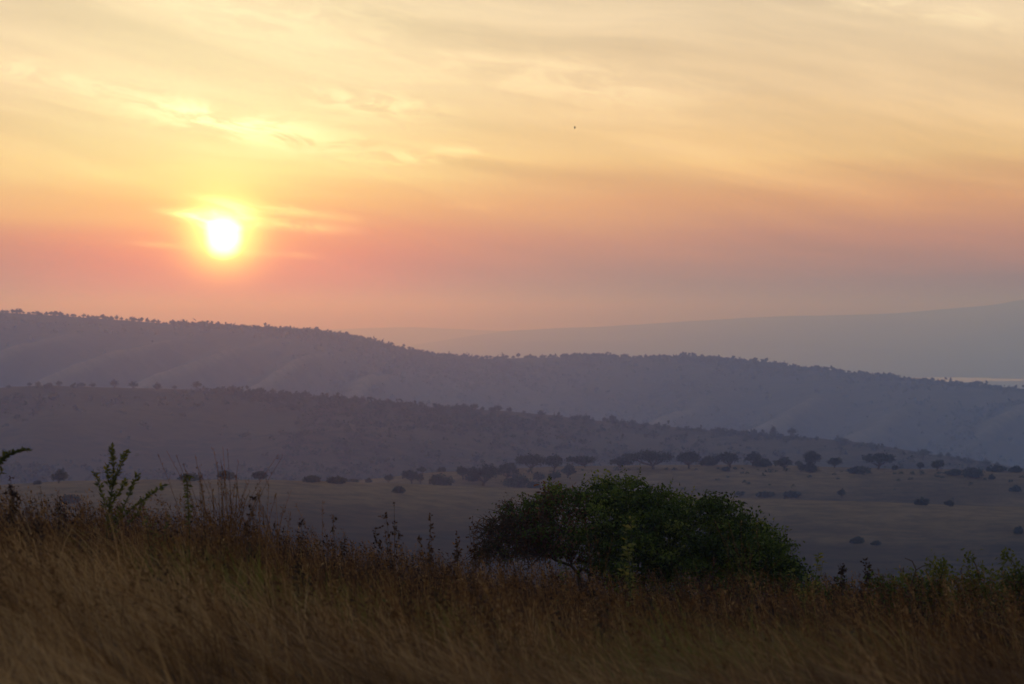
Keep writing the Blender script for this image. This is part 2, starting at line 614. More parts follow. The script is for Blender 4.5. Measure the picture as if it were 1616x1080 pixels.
def relief_mid(x, y, t, s, sb):
    qx = x - 0.25 * t + 40 * fbm(x / 300, y / 300, 2)
    n = vnoise(qx / 95.0 + 4, t / 900 + 9.3)
    w = sstep(0.05, 0.35, s)
    z = (n - 0.5) * 26 * w + 6 * fbm(x / 120, y / 160, 4) * w + 1.2 * fbm(x / 30, y / 30, 3)
    amt = sstep(0.0, 0.5, fbm(x / 160 + 3, y / 300 + 8, 2))
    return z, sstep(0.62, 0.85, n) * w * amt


def relief_near(x, y, t, s, sb):
    w = sstep(0.0, 0.3, s)
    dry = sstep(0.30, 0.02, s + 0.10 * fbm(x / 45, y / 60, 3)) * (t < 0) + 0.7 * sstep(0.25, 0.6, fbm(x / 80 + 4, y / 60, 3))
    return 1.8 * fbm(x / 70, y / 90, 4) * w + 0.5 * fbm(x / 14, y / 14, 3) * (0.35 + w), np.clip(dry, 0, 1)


def relief_mountain(x, y, t, s, sb):
    w = sstep(0.0, 0.25, s)
    z = 60 * (np.abs(fbm(x / 1500 + 2, y / 5200, 4)) - 0.2) * w + 7 * fbm(x / 420, y / 900, 3)
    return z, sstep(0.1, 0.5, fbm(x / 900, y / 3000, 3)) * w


R_A = Ridge([(-900, 470), (-300, 478), (0, 493), (100, 499), (200, 506), (300, 514), (400, 520), (500, 526), (560, 534), (600, 545), (640, 556), (690, 563),
             (740, 566), (800, 566), (880, 564), (980, 564), (1080, 566), (1130, 568), (1180, 573), (1250, 581), (1330, 588), (1400, 596),
             (1480, 605), (1560, 613), (1616, 619), (2000, 668), (2600, 730)],
            [(-900, 4700), (500, 4900), (900, 5300), (1600, 4700), (2600, 4400)], 1750, -205, 2200, 190, relief_far, 0.006)
R_B = Ridge([(-900, 625), (-200, 618), (0, 613), (50, 610), (130, 611), (200, 613), (300, 616), (400, 621), (440, 625), (500, 629), (550, 632), (600, 638),
             (650, 642), (700, 645), (750, 648), (800, 651), (850, 656), (900, 662), (950, 666), (1000, 670), (1050, 676), (1100, 680),
             (1150, 683), (1200, 687), (1250, 691), (1300, 696), (1350, 701), (1400, 708), (1440, 715), (1500, 724), (1560, 734), (1616, 744), (2000, 790), (2600, 830)],
            [(-900, 2300), (400, 2350), (1000, 2500), (1400, 2200), (2600, 1900)], 900, -120, 1400, 110, relief_mid, 0.008)
R_C2 = Ridge([(-900, 830), (200, 800), (420, 775), (520, 763), (560, 759), (620, 753), (680, 746), (750, 743), (850, 738), (900, 736), (1000, 735), (1076, 734),
              (1200, 734), (1300, 737), (1400, 740), (1500, 741), (1616, 745), (2000, 760), (2600, 790)],
             [(-900, 1150), (600, 1200), (1000, 1260), (2600, 1200)], 450, -84, 300, 60, relief_near, 0.004)
R_C1 = Ridge([(-900, 780), (-200, 772), (0, 766), (100, 760), (200, 757), (400, 757), (480, 759), (600, 763), (700, 767), (880, 772), (1020, 779), (1150, 786),
              (1300, 790), (1400, 793), (1500, 797), (1616, 800), (2000, 815), (2600, 840)],
             [(-900, 880), (400, 900), (1000, 940), (2600, 900)], 430, -66, 160, 35, relief_near, 0.004)
R_M1 = Ridge([(-900, 590), (500, 570), (650, 545), (740, 531), (800, 523), (850, 520), (930, 517), (1010, 513), (1080, 508), (1240, 499), (1410, 495.5), (1490, 489), (1560, 482), (1616, 472),
              (1750, 470), (2000, 470), (2600, 480)], [(-900, 25000), (2600, 25000)], 9000, -262, 4000, 200, relief_mountain, 0.01)
R_M2 = Ridge([(-900, 512), (300, 519), (540, 520), (600, 518), (653, 517), (720, 520), (797, 523), (900, 521), (1100, 519), (2600, 521)], [(-900, 32000), (2600, 32000)], 6000, -262, 5000, 100, relief_mountain, 0.01)

# the plain round the lake, out to the horizon
Vp = np.array([[-19000, -2800, 0], [19000, -2800, 0], [19000, 45500, 0], [-19000, 45500, 0]], float)
gr = mesh_np('ground', Vp, [np.array([[0, 1, 2, 3]])], M_plain)
gr['kind'] = 'structure'

# lake
m = new_mat('lake_water')
p = X.tree.nodes.new('ShaderNodeBsdfPrincipled')
p.inputs['Base Color'].default_value = (0.03, 0.04, 0.05, 1)
p.inputs['Roughness'].default_value = 0.12
p.inputs['IOR'].default_value = 1.33
gm = X.tree.nodes.new('ShaderNodeNewGeometry')
wv = noise(gm.outputs['Position'], 0.6, 2.0)
bp = X.tree.nodes.new('ShaderNodeBump'); bp.inputs['Distance'].default_value = 0.5
X.tree.links.new(wv.s, bp.inputs['Height']); X.tree.links.new(bp.outputs[0], p.inputs['Normal'])
M_lake = finish(m, p.outputs[0])
th = np.linspace(0, 2 * np.pi, 72, endpoint=False)
lx = 1740 + 470 * np.cos(th) * (1 + 0.18 * np.sin(3 * th + 1)) + 60 * np.sin(7 * th)
ly = 14980 + 560 * np.sin(th) * (1 - 0.35 * np.cos(th)) + 40 * np.cos(5 * th)
Vl = np.concatenate([np.stack([lx, ly, np.full(72, 1.0)], 1), [[1740, 14980, 1.0]]])
lk = mesh_np('lake', Vl, [np.array([[i, (i + 1) % 72, 72] for i in range(72)])], M_lake)
lk['kind'] = 'structure'

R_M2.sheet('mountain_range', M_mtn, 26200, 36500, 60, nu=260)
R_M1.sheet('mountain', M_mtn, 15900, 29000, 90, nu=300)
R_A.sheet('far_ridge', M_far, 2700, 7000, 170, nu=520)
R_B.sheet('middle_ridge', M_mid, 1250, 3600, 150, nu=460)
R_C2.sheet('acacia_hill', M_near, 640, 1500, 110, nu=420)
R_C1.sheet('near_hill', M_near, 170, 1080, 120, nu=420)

# foreground hilltop : nearly level at the left, falling away to the right and ahead
_fu = [-400, 0, 400, 600, 800, 1100, 1616, 2000]
_fa = [0.004, 0.0068, 0.0252, 0.0412, 0.0495, 0.0554, 0.0536, 0.054]
_fb = [0.00065, 0.00065, 0.000424, 0.000279, 0.00021, 0.000183, 0.000279, 0.0003]
_f0 = [45, 45, 50, 55, 60, 60, 50, 50]
EYE_H = 1.9


def zfore(x, y):
    x = np.asarray(x, float); y = np.asarray(y, float)
    yy = np.maximum(y, 9.0)
    u = np.clip(CX + F * x / yy, -400, 2000)
    a = np.interp(u, _fu, _fa); b = np.interp(u, _fu, _fb); d0 = np.interp(u, _fu, _f0)
    d = np.maximum(y - 12, 0)
    g = -EYE_H - a * d - b * d * d
    e = np.maximum(y - d0 - 14, 0)
    g = g - 0.0022 * e * e / (1 + 0.006 * e)
    g = g - 0.0012 * np.maximum(np.abs(x) - 14, 0) ** 2 * sstep(0, 30, y)
    g = g + 0.09 * fbm(x / 3.1, y / 3.1, 3)
    return g + EYE


xs = np.linspace(-70, 70, 180); ys = np.linspace(-40, 210, 260)
Xg, Yg = np.meshgrid(xs, ys)
V = np.stack([Xg, Yg, zfore(Xg, Yg)], -1).reshape(-1, 3)
i = np.arange(259)[:, None] * 180; j = np.arange(179)[None, :]
Q = np.stack([i + j, i + j + 1, i + 180 + j + 1, i + 180 + j], -1).reshape(-1, 4)
fo = mesh_np('hilltop', V, [Q], M_fore, None, None, True)
fo['kind'] = 'structure'


def fore_at(px, d):
    x = (px - CX) / F * d
    return np.array([x, d, float(zfore(x, d))])


def row_z(py, d):
    return EYE - (py - HY) / F * d


# ================================================================== distant trees
def tree_arrays(rng, w, h, style, nleaf=420, leaf=0.32):
    """trunk (Acc) and crown (Acc) of a savanna tree, base at the origin, about w wide and h high"""
    tr, cr = Acc(), Acc()
    if style == 'umbrella':
        c0, c1, ncl = 0.36, 1.0, 9
    elif style == 'round':
        c0, c1, ncl = 0.27, 1.0, 9
    elif style == 'low':
        c0, c1, ncl = 0.08, 1.0, 10
    else:  # 'open'
        c0, c1, ncl = 0.35, 1.0, 6
    lean = rng.uniform(-0.12, 0.12) * w
    fork = np.array([lean * 0.4, 0, h * max(0.12, c0 * 0.55)])
    rt = 0.035 * h + 0.012 * w
    tr.tube([(0, 0, -0.3), (lean * 0.1, 0, fork[2] * 0.5), fork], [rt * 1.25, rt, rt * 0.85], 6)
    cl = []
    for k_ in range(ncl):
        a = 2 * np.pi * (k_ / ncl) + rng.uniform(-0.4, 0.4)
        rr = (0.32 if k_ % 3 else 0.12) * rng.uniform(0.75, 1.15)
        x = np.cos(a) * rr * w + lean; y = np.sin(a) * rr * w * 0.8
        edge = rr / 0.36
        zt = c1 - (0.14 if style == 'umbrella' else 0.30) * edge ** 2 - rng.uniform(0, 0.08 if style == 'umbrella' else 0.24)
        zb = c0 + rng.uniform(0, 0.1)
        ch = (zt - zb) * h
        zc = (zt + zb) / 2 * h
        if style in ('round', 'low'):
            ch *= rng.uniform(0.75, 1.0)
        cl.append((np.array([x, y, zc]), w * rng.uniform(0.10, 0.24), ch * 0.5))
        mid = fork * 0.45 + np.array([x, y, zc]) * 0.55; mid[2] -= 0.06 * h
        tr.tube([fork, mid, (x, y, zc + ch * 0.1)], [rt * 0.6, rt * 0.36, rt * 0.12], 4)
    tot = sum(c[1] ** 2 * c[2] for c in cl)
    for c, rx, rz in cl:
        n = int(nleaf * (rx * rx * rz) / tot) + 14
        P = rng.normal(size=(n, 3)); P /= np.linalg.norm(P, axis=1)[:, None]
        P *= (rng.random(n) ** 0.5 * rng.uniform(0.65, 1.3, n))[:, None]
        P = c + P * np.array([rx, rx, rz])
        P[:, 2] = np.maximum(P[:, 2], 0.03 * h)
        cr.leaves(P, leaf, 0.8, rng, np.clip(rng.normal(0.45, 0.2, n), 0, 1), up=0.5)
    return tr, cr


def plant_tree(name, label, cat, loc, w, h, style, seed, group=None, nleaf=420, leaf=0.32):
    rng = np.random.default_rng(seed)
    root = thing(name, label, cat, loc, group)
    tr, cr = tree_arrays(rng, w, h, style, nleaf, leaf)
    tr.build('trunk', M_bark, root, True)
    cr.build('crown', M_tree, root)
    root.rotation_euler.z = rng.uniform(-0.4, 0.4)
    return root


# (photo column, foot row, width, crown-top row, shape, ridge, label)
GROVE = [
    (92, 763, 20, 743, 'round', 1, 'lone round tree with a bare trunk on the near hill crest, farthest left'),
    (58, 765, 9, 759, 'low', 1, 'tiny low shrub just left of the lone round tree on the crest'),
    (302, 759, 25, 747, 'low', 1, 'domed bush on the hill crest behind the weed with hanging leaves'),
    (361, 759, 29, 745, 'round', 1, 'spreading bush on the hill crest behind the tall grass tuft'),
    (409, 759, 21, 747, 'umbrella', 1, 'small flat-topped tree on the crest right of the tall grass tuft'),
    (491, 761, 24, 751, 'low', 1, 'first of two low domed bushes standing side by side on the crest'),
    (528, 763, 25, 753, 'low', 1, 'second of two low domed bushes standing side by side on the crest'),
    (554, 764, 29, 756, 'low', 2, 'flat low bush where the two near hill crests meet'),
    (581, 762, 9, 754, 'low', 2, 'tiny upright shrub right of the flat low bush at the meeting crests'),
    (613, 763, 13, 750, 'open', 2, 'small sparse shrub at the left foot of the acacia hill'),
    (627, 778, 16, 768, 'low', 1, 'low pale shrub on the near crest below the sparse shrub'),
    (650, 764, 23, 744, 'umbrella', 2, 'small flat-topped acacia, first at the left of the grove'),
    (664, 764, 15, 748, 'open', 2, 'slim tree close against the right of the first small acacia'),
    (668, 747, 13, 737, 'round', 2, 'small round tree on the skyline above the first small acacia'),
    (697, 745, 12, 736, 'low', 2, 'tiny dark bush alone on the skyline above the dense round tree'),
    (693, 776, 41, 747, 'round', 2, 'dense dark round tree standing lowest at the left of the grove'),
    (731, 757, 18, 736, 'open', 2, 'slender tree between the dense round tree and the big grove'),
    (762, 767, 46, 730, 'round', 2, 'large rounded tree at the left of the grove behind the bush'),
    (745, 760, 24, 742, 'low', 2, 'shrub at the left foot of the large rounded tree'),
    (799, 757, 32, 730, 'round', 2, 'rounded tree on the slope left of the tall flat-topped acacia'),
    (814, 770, 45, 744, 'low', 2, 'broad dense thicket low on the slope in the grove'),
    (837, 744, 43, 719, 'umbrella', 2, 'tall flat-topped acacia with bare trunk on the skyline, left of a pair'),
    (874, 745, 25, 721, 'umbrella', 2, 'narrower flat-topped acacia with bare trunk, right of a pair'),
    (896, 755, 20, 734, 'round', 2, 'round tree a little below the crest right of the acacia pair'),
    (849, 762, 19, 748, 'open', 2, 'small open tree below the acacia pair, left one of two'),
    (874, 758, 17, 746, 'round', 2, 'small round tree below the acacia pair, right one of two'),
    (847, 773, 22, 760, 'low', 2, 'lowest shrub of the grove just above the green bush'),
    (924, 738, 43, 721, 'umbrella', 2, 'wide low-crowned tree on the crest above the left half of the bush'),
    (979, 739, 31, 722, 'round', 2, 'medium round tree on the crest left of the widest clump'),
    (1031, 741, 73, 713, 'umbrella', 2, 'widest clump-like acacia on the crest above the bush top'),
    (1087, 740, 34, 714, 'umbrella', 2, 'flat-topped acacia right next to the widest acacia on the crest'),
    (1117, 735, 29, 719, 'low', 2, 'low spreading tree between two taller trees on the crest'),
    (1153, 738, 39, 711, 'round', 2, 'tall full tree on the crest above the right slope of the bush'),
    (1144, 744, 15, 735, 'low', 2, 'small shrub at the foot of the tall full crest tree'),
    (1187, 736, 24, 713, 'round', 2, 'upright round tree just right of the tall full crest tree'),
    (1205, 737, 26, 723, 'low', 2, 'low bush leaning out right from the upright round tree'),
    (1239, 741, 26, 722, 'round', 2, 'dark compact tree standing alone left of the double-decker acacia'),
    (1259, 736, 11, 726, 'low', 2, 'tiny shrub in the gap left of the double-decker acacia'),
    (1281, 742, 23, 713, 'umbrella', 2, 'slim flat-topped acacia rising above a dark round bush'),
    (1278, 745, 26, 727, 'low', 2, 'dark round bush under the slim flat-topped acacia'),
    (1317, 739, 27, 724, 'open', 2, 'small split-crowned tree standing alone on the crest'),
    (1386, 741, 49, 717, 'umbrella', 2, 'large umbrella acacia right of the split-crowned tree'),
    (1362, 748, 31, 732, 'low', 2, 'bush at the lower left of the large umbrella acacia'),
    (1413, 742, 8, 733, 'low', 2, 'tiny shrub just right of the large umbrella acacia'),
    (1452, 742, 11, 731, 'umbrella', 2, 'miniature flat-topped tree on the crest at the right'),
    (1479, 743, 24, 728, 'open', 2, 'small two-lobed tree on the crest left of the long thicket'),
    (1505, 750, 26, 740, 'low', 2, 'low left end shrub of the long thicket at the right'),
    (1532, 754, 37, 736, 'low', 2, 'dark tangled thicket just below the crest at the right'),
    (1565, 757, 8, 748, 'low', 2, 'tiny dot of a shrub right of the tangled thicket'),
    (1577, 745, 31, 733, 'low', 2, 'low domed bush on the crest near the right edge'),
    (1605, 746, 17, 735, 'low', 2, 'small domed bush on the crest at the right edge'),
    (1168, 785, 13, 776, 'open', 2, 'faint small shrub on the shaded slope beside the bush top'),
    (1211, 784, 27, 776, 'low', 2, 'left one of two wide dark shrubs in the shaded dip'),
    (1247, 785, 31, 774, 'low', 2, 'right one of two wide dark shrubs in the shaded dip'),
    (1328, 786, 13, 772, 'round', 2, 'small dark tree alone on the shaded slope right of the dip'),
    (1500, 801, 15, 790, 'round', 1, 'dark round shrub sitting on the nearest crest line at the right'),
    (1457, 797, 22, 788, 'low', 1, 'flat shrub on the nearest crest line left of the dark round one'),
    (1604, 776, 16, 766, 'low', 2, 'dark shrub on the shaded slope near the right edge'),
    (1352, 857, 17, 849, 'low', 1, 'left one of two shadowy shrubs in the valley above the weeds'),
    (1382, 861, 15, 854, 'low', 1, 'right one of two shadowy shrubs in the valley above the weeds'),
    (1607, 843, 15, 829, 'low', 1, 'shadowy shrub in the valley at the right edge'),
    (110, 794, 26, 780, 'low', 1, 'bluish low shrub in the hollow left of the leafy sapling'),
]
for n_, (px, by, w, ty, style, r, label) in enumerate(GROVE):
    R = R_C1 if r == 1 else R_C2
    P = R.hit(px, by)
    k_ = P[1] / F
    h = max(by - ty, (-(ty - HY) / F * P[1] + EYE - P[2]) / k_) * k_
    small = w < 16
    P[2] -= (0.14 if style == 'low' else 0.03) * h
    cat = 'shrub' if style == 'low' or small else 'tree'
    plant_tree('savanna_shrub' if cat == 'shrub' else 'acacia_tree', label, cat, P, w * k_ * 1.26, h * 1.16, style, 100 + n_,
               'trees and shrubs scattered on the near hills', 360 if small else int(850 + 22 * w), 0.5 if small else 0.62)

# middle ridge : trees standing clear of its crest
rng = np.random.default_rng(21)
MID_NAMED = [(1220, 690, 15, 674, 'open', 'left one of two tall hazy trees standing out on the middle ridge'),
             (1250, 691, 19, 674, 'round', 'right one of two tall hazy trees standing out on the middle ridge'),
             (1328, 699, 27, 691, 'low', 'wide hazy bush on the middle ridge right of the two tall trees'),
             (1457, 727, 45, 707, 'round', 'wide bluish hazy tree clump behind the near crest at the right'),
             (1529, 738, 23, 721, 'round', 'left one of two bluish hazy trees behind the right crest'),
             (1554, 741, 27, 723, 'round', 'right one of two bluish hazy trees behind the right crest'),
             (130, 612, 15, 604, 'round', 'round hazy tree on the middle ridge at the left, first clear one'),
             (76, 612, 20, 604, 'low', 'broad hazy bush on the left end of the middle ridge crest')]
for n_, (px, by, w, ty, style, label) in enumerate(MID_NAMED):
    P = R_B.hit(px, by); k_ = P[1] / F
    plant_tree('savanna_tree', label, 'tree', P, w * k_, (by - ty) * k_ * 1.1, style, 300 + n_, 'trees on the middle ridge', 300, 0.75)
MIDV = []
for v in range(8):
    r_ = np.random.default_rng(400 + v)
    tr, cr = tree_arrays(r_, 1.0 * r_.uniform(5.0, 7.5), 5.0, ['round', 'low', 'umbrella', 'round', 'open', 'low', 'round', 'low'][v], 200, 0.62)
    MIDV.append((mesh_data('trunk', *tr.arrays()[:2], M_bark, {'tint': tr.arrays()[2]}), mesh_data('crown', *cr.arrays()[:2], M_tree, {'tint': cr.arrays()[2]})))
px = -60.0
while px < 1680:
    px += rng.uniform(6, 25) if px > 380 else rng.uniform(14, 40)
    if any(abs(px - a[0]) < a[2] * 0.6 for a in MID_NAMED): continue
    crest = float(R_B.crest(px))
    P = R_B.hit(px, crest + rng.uniform(0.0, 4.0))
    s_ = rng.uniform(0.7, 1.3) * (1.25 if rng.random() < 0.15 else 1.0) * (0.72 if px > 1000 else 1.0)
    root = thing('savanna_tree', 'small hazy tree on the tree-dotted crest of the middle ridge', 'tree', P, 'small trees along the middle ridge crest')
    root.scale = (s_ * rng.uniform(0.85, 1.25), s_, s_ * rng.uniform(0.75, 1.05)); root.rotation_euler.z = rng.uniform(0, 6.28)
    a, b = MIDV[rng.integers(8)]
    link('trunk', a, root); link('crown', b, root)

# far ridge : a fringe of tiny trees along the skyline
FARV = []
for v in range(8):
    r_ = np.random.default_rng(500 + v)
    tr, cr = tree_arrays(r_, r_.uniform(5.0, 8.0), 6.0, ['round', 'low', 'low', 'round', 'low', 'round', 'round', 'umbrella'][v], 150, 1.15)
    Vt, Ft, At = tr.arrays(); Vc, Fc, Ac_ = cr.arrays()
    nq = len(Ft[0])
    me = mesh_data('tree', np.concatenate([Vt, Vc]), [Ft[0], Fc[0] + len(Vt)], [M_bark, M_tree], {'tint': np.concatenate([At, Ac_])}, False,
                   np.concatenate([np.zeros(nq, int), np.ones(len(Fc[0]), int)]))
    FARV.append(me)
px = -30.0
nfar = 0
while px < 1650 and nfar < 295:
    dense = 5.5 if (px < 640 or px > 1120) else 7.5
    px += rng.uniform(0.35, 1.65) * dense
    P = R_A.hit(px, float(R_A.crest(px)) + rng.uniform(-0.5, 1.4)) - np.array([0, 0, rng.uniform(0.2, 1.2)])
    ob = link('distant_tree', FARV[rng.integers(8)], None, P)
    s_ = rng.uniform(0.65, 1.35) * (1.3 if rng.random() < 0.12 else 1.0)
    ob.scale = (s_ * rng.uniform(0.9, 1.4), s_, s_ * rng.uniform(0.8, 1.1)); ob.rotation_euler.z = rng.uniform(0, 6.28)
    tag(ob, 'tiny tree in the dark fringe along the far ridge skyline', 'tree', 'trees along the far ridge skyline')
    nfar += 1


# scrub that reads as a mass on the slopes
def scrub(name, label, R, n, u0, u1, size, seed, top_bias, patch, leaf, nl, tmin=0.0, mask=None):
    r_ = np.random.default_rng(seed)
    acc = Acc()
    u = r_.uniform(u0, u1, n * 4)
    D = R.dist(u)
    f = r_.random(n * 4) ** top_bias
    y = D - R.wf * (tmin + f * (0.95 - tmin))
    x = (u - CX) / F * y
    dens = fbm(x / patch, y / (patch * 1.6), 3)
    keep = (dens + r_.normal(0, 0.22, n * 4) > (0.14 if R.wf > 1500 else 0.02))
    if R.wf > 600: keep &= R.rib(x, y) < 0.3
    idx = np.nonzero(keep)[0][:n]
    x, y = x[idx], y[idx]
    z = R.z(x, y)
    s_ = size * r_.uniform(0.45, 1.25, len(idx)) * (1 + 0.6 * (r_.random(len(idx)) < 0.12))
    for i_ in range(len(idx)):
        P = r_.normal(size=(nl, 3)); P /= np.linalg.norm(P, axis=1)[:, None]
        P[:, 2] = np.abs(P[:, 2])
        P = np.array([x[i_], y[i_], z[i_]]) + P * s_[i_] * np.array([0.6, 0.6, 0.62]) * r_.uniform(0.6, 1.1, (nl, 1))
        acc.leaves(P, leaf * s_[i_], 0.85, r_, np.clip(r_.normal(0.4, 0.2, nl), 0, 1), up=0.4)
    o_ = acc.build(name, M_tree)
    tag(o_, label, 'scrub', None, 'stuff')


scrub('far_scrub', 'bush cover speckling the slope of the far ridge', R_A, 5600, -200, 1800, 5.5, 31, 2.6, 190, 0.55, 12)
scrub('middle_scrub', 'scattered scrub covering the slope of the middle ridge', R_B, 3800, -150, 1750, 3.6, 32, 1.3, 90, 0.42, 20)
scrub('near_scrub', 'sparse scrub dotting the near slopes', R_C2, 170, 560, 1700, 1.15, 33, 2.6, 60, 0.36, 24, 0.05)


# ================================================================== foreground grass
def scatter(n, d0, d1, rng, power=1.0, side=3.0):
    """ground positions in the field of view (a little wider), thinning with distance"""
    d = d0 + (d1 - d0) * rng.random(n) ** power
    u = rng.uniform(-0.5, 0.5, n)
    x = u * (d * 1616 / F * 1.15 + side)
    return x, d


GREEN_SPOTS = [(300, 38, 1.1), (330, 30, 0.9), (520, 33, 1.0), (1075, 24, 0.7), (1210, 24, 0.8), (1190, 27, 0.9), (690, 31, 0.8), (1500, 33, 1.2)]
GXY = [((px - CX) / F * d, d, r) for px, d, r in GREEN_SPOTS]


def greenness(x, y):
    g = np.zeros_like(x)
    for gx, gy, r in GXY:
        g = np.maximum(g, np.exp(-(((x - gx) / r) ** 2 + ((y - gy) / (r * 2.2)) ** 2)))
    return g


def grass_blades(name, label, nclump, per, d0, d1, seed, hmin, hmax, wid, power, tint_c, lean=0.5, seg=4, crad=0.10):
    """tussocks of blades: each clump shares its lean and tone, blades fan out from its foot"""
    r_ = np.random.default_rng(seed)
    cx0, cy0 = scatter(nclump, d0, d1, r_, power)
    big = fbm(cx0 / 2.2 + 5, cy0 / 3.8, 3)
    keep = r_.random(nclump) < np.clip(0.68 + 0.9 * big, 0.1, 1)
    cx0, cy0, big = cx0[keep], cy0[keep], big[keep]
    nc = len(cx0)
    ch = r_.uniform(hmin, hmax, nc) * (1 + 0.35 * big)
    cl = lean * (0.5 + 0.75 * sstep(38, 16, cy0)) * r_.uniform(0.5, 1.5, nc)
    ca = np.pi + r_.normal(0, 0.45, nc)
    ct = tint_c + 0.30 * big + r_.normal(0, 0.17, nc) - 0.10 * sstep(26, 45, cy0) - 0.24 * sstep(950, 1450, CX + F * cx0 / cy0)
    cnt = r_.poisson(per, nc)
    k_ = np.repeat(np.arange(nc), cnt)
    n = len(k_)
    oa = r_.uniform(0, 2 * np.pi, n); orad = crad * np.sqrt(r_.random(n)) * r_.uniform(0.6, 1.8, nc)[k_]
    ox, oy = np.cos(oa) * orad, np.sin(oa) * orad
    x, y = cx0[k_] + ox, cy0[k_] + oy
    z = zfore(x, y) - 0.03
    h = ch[k_] * r_.uniform(0.45, 1.15, n)
    wl = cl[k_] * r_.uniform(0.4, 1.5, n)
    an = ca[k_] + r_.normal(0, 0.4, n)
    lx_ = np.cos(an) * wl + 2.2 * ox * r_.uniform(0.3, 1.4, n) + 0.10 * r_.normal(size=n)
    ly_ = np.sin(an) * wl + 2.2 * oy * r_.uniform(0.3, 1.4, n) + 0.10 * r_.normal(size=n)
    ll = np.hypot(lx_, ly_)
    fa = r_.uniform(0, np.pi, n)
    wx, wy = np.cos(fa), np.sin(fa)
    w = wid * r_.uniform(0.55, 1.4, n) * (1 + 0.012 * np.maximum(y - 20, 0))
    bend = r_.uniform(1.3, 2.6, n)
    L = seg + 1
    t = np.linspace(0, 1, L)
    V = np.zeros((n, L, 2, 3))
    for i_, tt in enumerate(t):
        off = tt ** bend
        dropk = 1 - 0.34 * np.minimum(ll, 1.6) * tt ** 1.5
        cx_ = x + lx_ * h * off; cy_ = y + ly_ * h * off; cz_ = z + h * tt * dropk
        ww = w * (1 - tt * 0.92) * 0.5
        V[:, i_, 0] = np.stack([cx_ - wx * ww, cy_ - wy * ww, cz_], 1)
        V[:, i_, 1] = np.stack([cx_ + wx * ww, cy_ + wy * ww, cz_], 1)
    b = np.arange(n)[:, None, None] * (2 * L)
    Q = (b + (np.arange(seg)[:, None] * 2 + np.array([[0, 1, 3, 2]]))[None]).reshape(-1, 4)
    ti = np.clip(ct[k_] + r_.normal(0, 0.13, n), 0.0, 0.72)
    gc = greenness(cx0, cy0)
    isg = (r_.random(nc) < np.clip(gc * 1.1 - 0.05, 0, 0.8))[k_]
    ti = np.where(isg, r_.uniform(0.80, 1.0, n), ti)
    o_ = mesh_np(name, V.reshape(-1, 3), [Q], M_grass, None, {'tint': np.repeat(ti, 2 * L)})
    tag(o_, label, 'grass', None, 'stuff')


grass_blades('near_grass', 'windblown dry brown grass along the bottom of the view', 2000, 30, 11, 28, 51, 0.42, 0.88, 0.0080, 0.85, 0.44, 1.15, 6, 0.11)
grass_blades('grass', 'dry reddish brown grass covering the hilltop', 5200, 20, 23, 78, 52, 0.30, 0.58, 0.0085, 0.75, 0.28, 0.36, 4, 0.12)


def culms(name, label, n, d0, d1, seed, hmin, hmax, tint_c, nsp=9):
    """thin flowering stalks with loose drooping seed heads"""
    r_ = np.random.default_rng(seed)
    x, y = scatter(n, d0, d1, r_, 0.8)
    big = fbm(x / 1.7 + 9, y / 2.6, 3)
    keep = r_.random(n) < np.clip(0.5 + 0.8 * big, 0.08, 1)
    x, y, big = x[keep], y[keep], big[keep]; n = len(x)
    z = zfore(x, y)
    h = r_.uniform(hmin, hmax, n) * (1 + 0.25 * big)
    wl = r_.uniform(0.05, 0.42, n); an = np.pi + r_.normal(0, 0.9, n)
    lx_, ly_ = np.cos(an) * wl, np.sin(an) * wl
    acc = Acc()
    L = 5; t = np.linspace(0, 1, L)
    fa = r_.uniform(0, np.pi, n); w = 0.0042 * (1 + 0.012 * np.maximum(y - 20, 0))
    V = np.zeros((n, L, 2, 3))
    for i_, tt in enumerate(t):
        c = np.stack([x + lx_ * h * tt ** 2, y + ly_ * h * tt ** 2, z + h * tt * (1 - 0.1 * wl * tt)], 1)
        ww = (w * (1 - 0.6 * tt) * 0.5)[:, None] * np.stack([np.cos(fa), np.sin(fa), 0 * fa], 1)
        V[:, i_, 0] = c - ww; V[:, i_, 1] = c + ww
    b = np.arange(n)[:, None, None] * (2 * L)
    Q = (b + (np.arange(L - 1)[:, None] * 2 + np.array([[0, 1, 3, 2]]))[None]).reshape(-1, 4)
    ti = np.clip(tint_c + r_.normal(0, 0.12, n), 0, 0.72)
    acc.add(V.reshape(-1, 3), Q, None, np.repeat(ti, 2 * L))
    for s_ in range(nsp):
        tt = 1 - 0.26 * (s_ / nsp) - r_.uniform(0, 0.02, n)
        c = np.stack([x + lx_ * h * tt ** 2, y + ly_ * h * tt ** 2, z + h * tt * (1 - 0.1 * wl * tt)], 1)
        c += r_.normal(0, 0.010, (n, 3))
        acc.leaves(c, 0.040, 0.24, r_, np.clip(ti + r_.normal(-0.05, 0.1, n), 0, 0.72), up=0.0, direction=np.array([-0.5, 0, 0.6]), spread=0.7)
    o_ = acc.build(name, M_grass)
    tag(o_, label, 'grass', None, 'stuff')


culms('seeding_grass', 'thin seed-headed grass stalks standing above the hilltop grass', 11000, 17, 72, 61, 0.46, 0.80, 0.32)


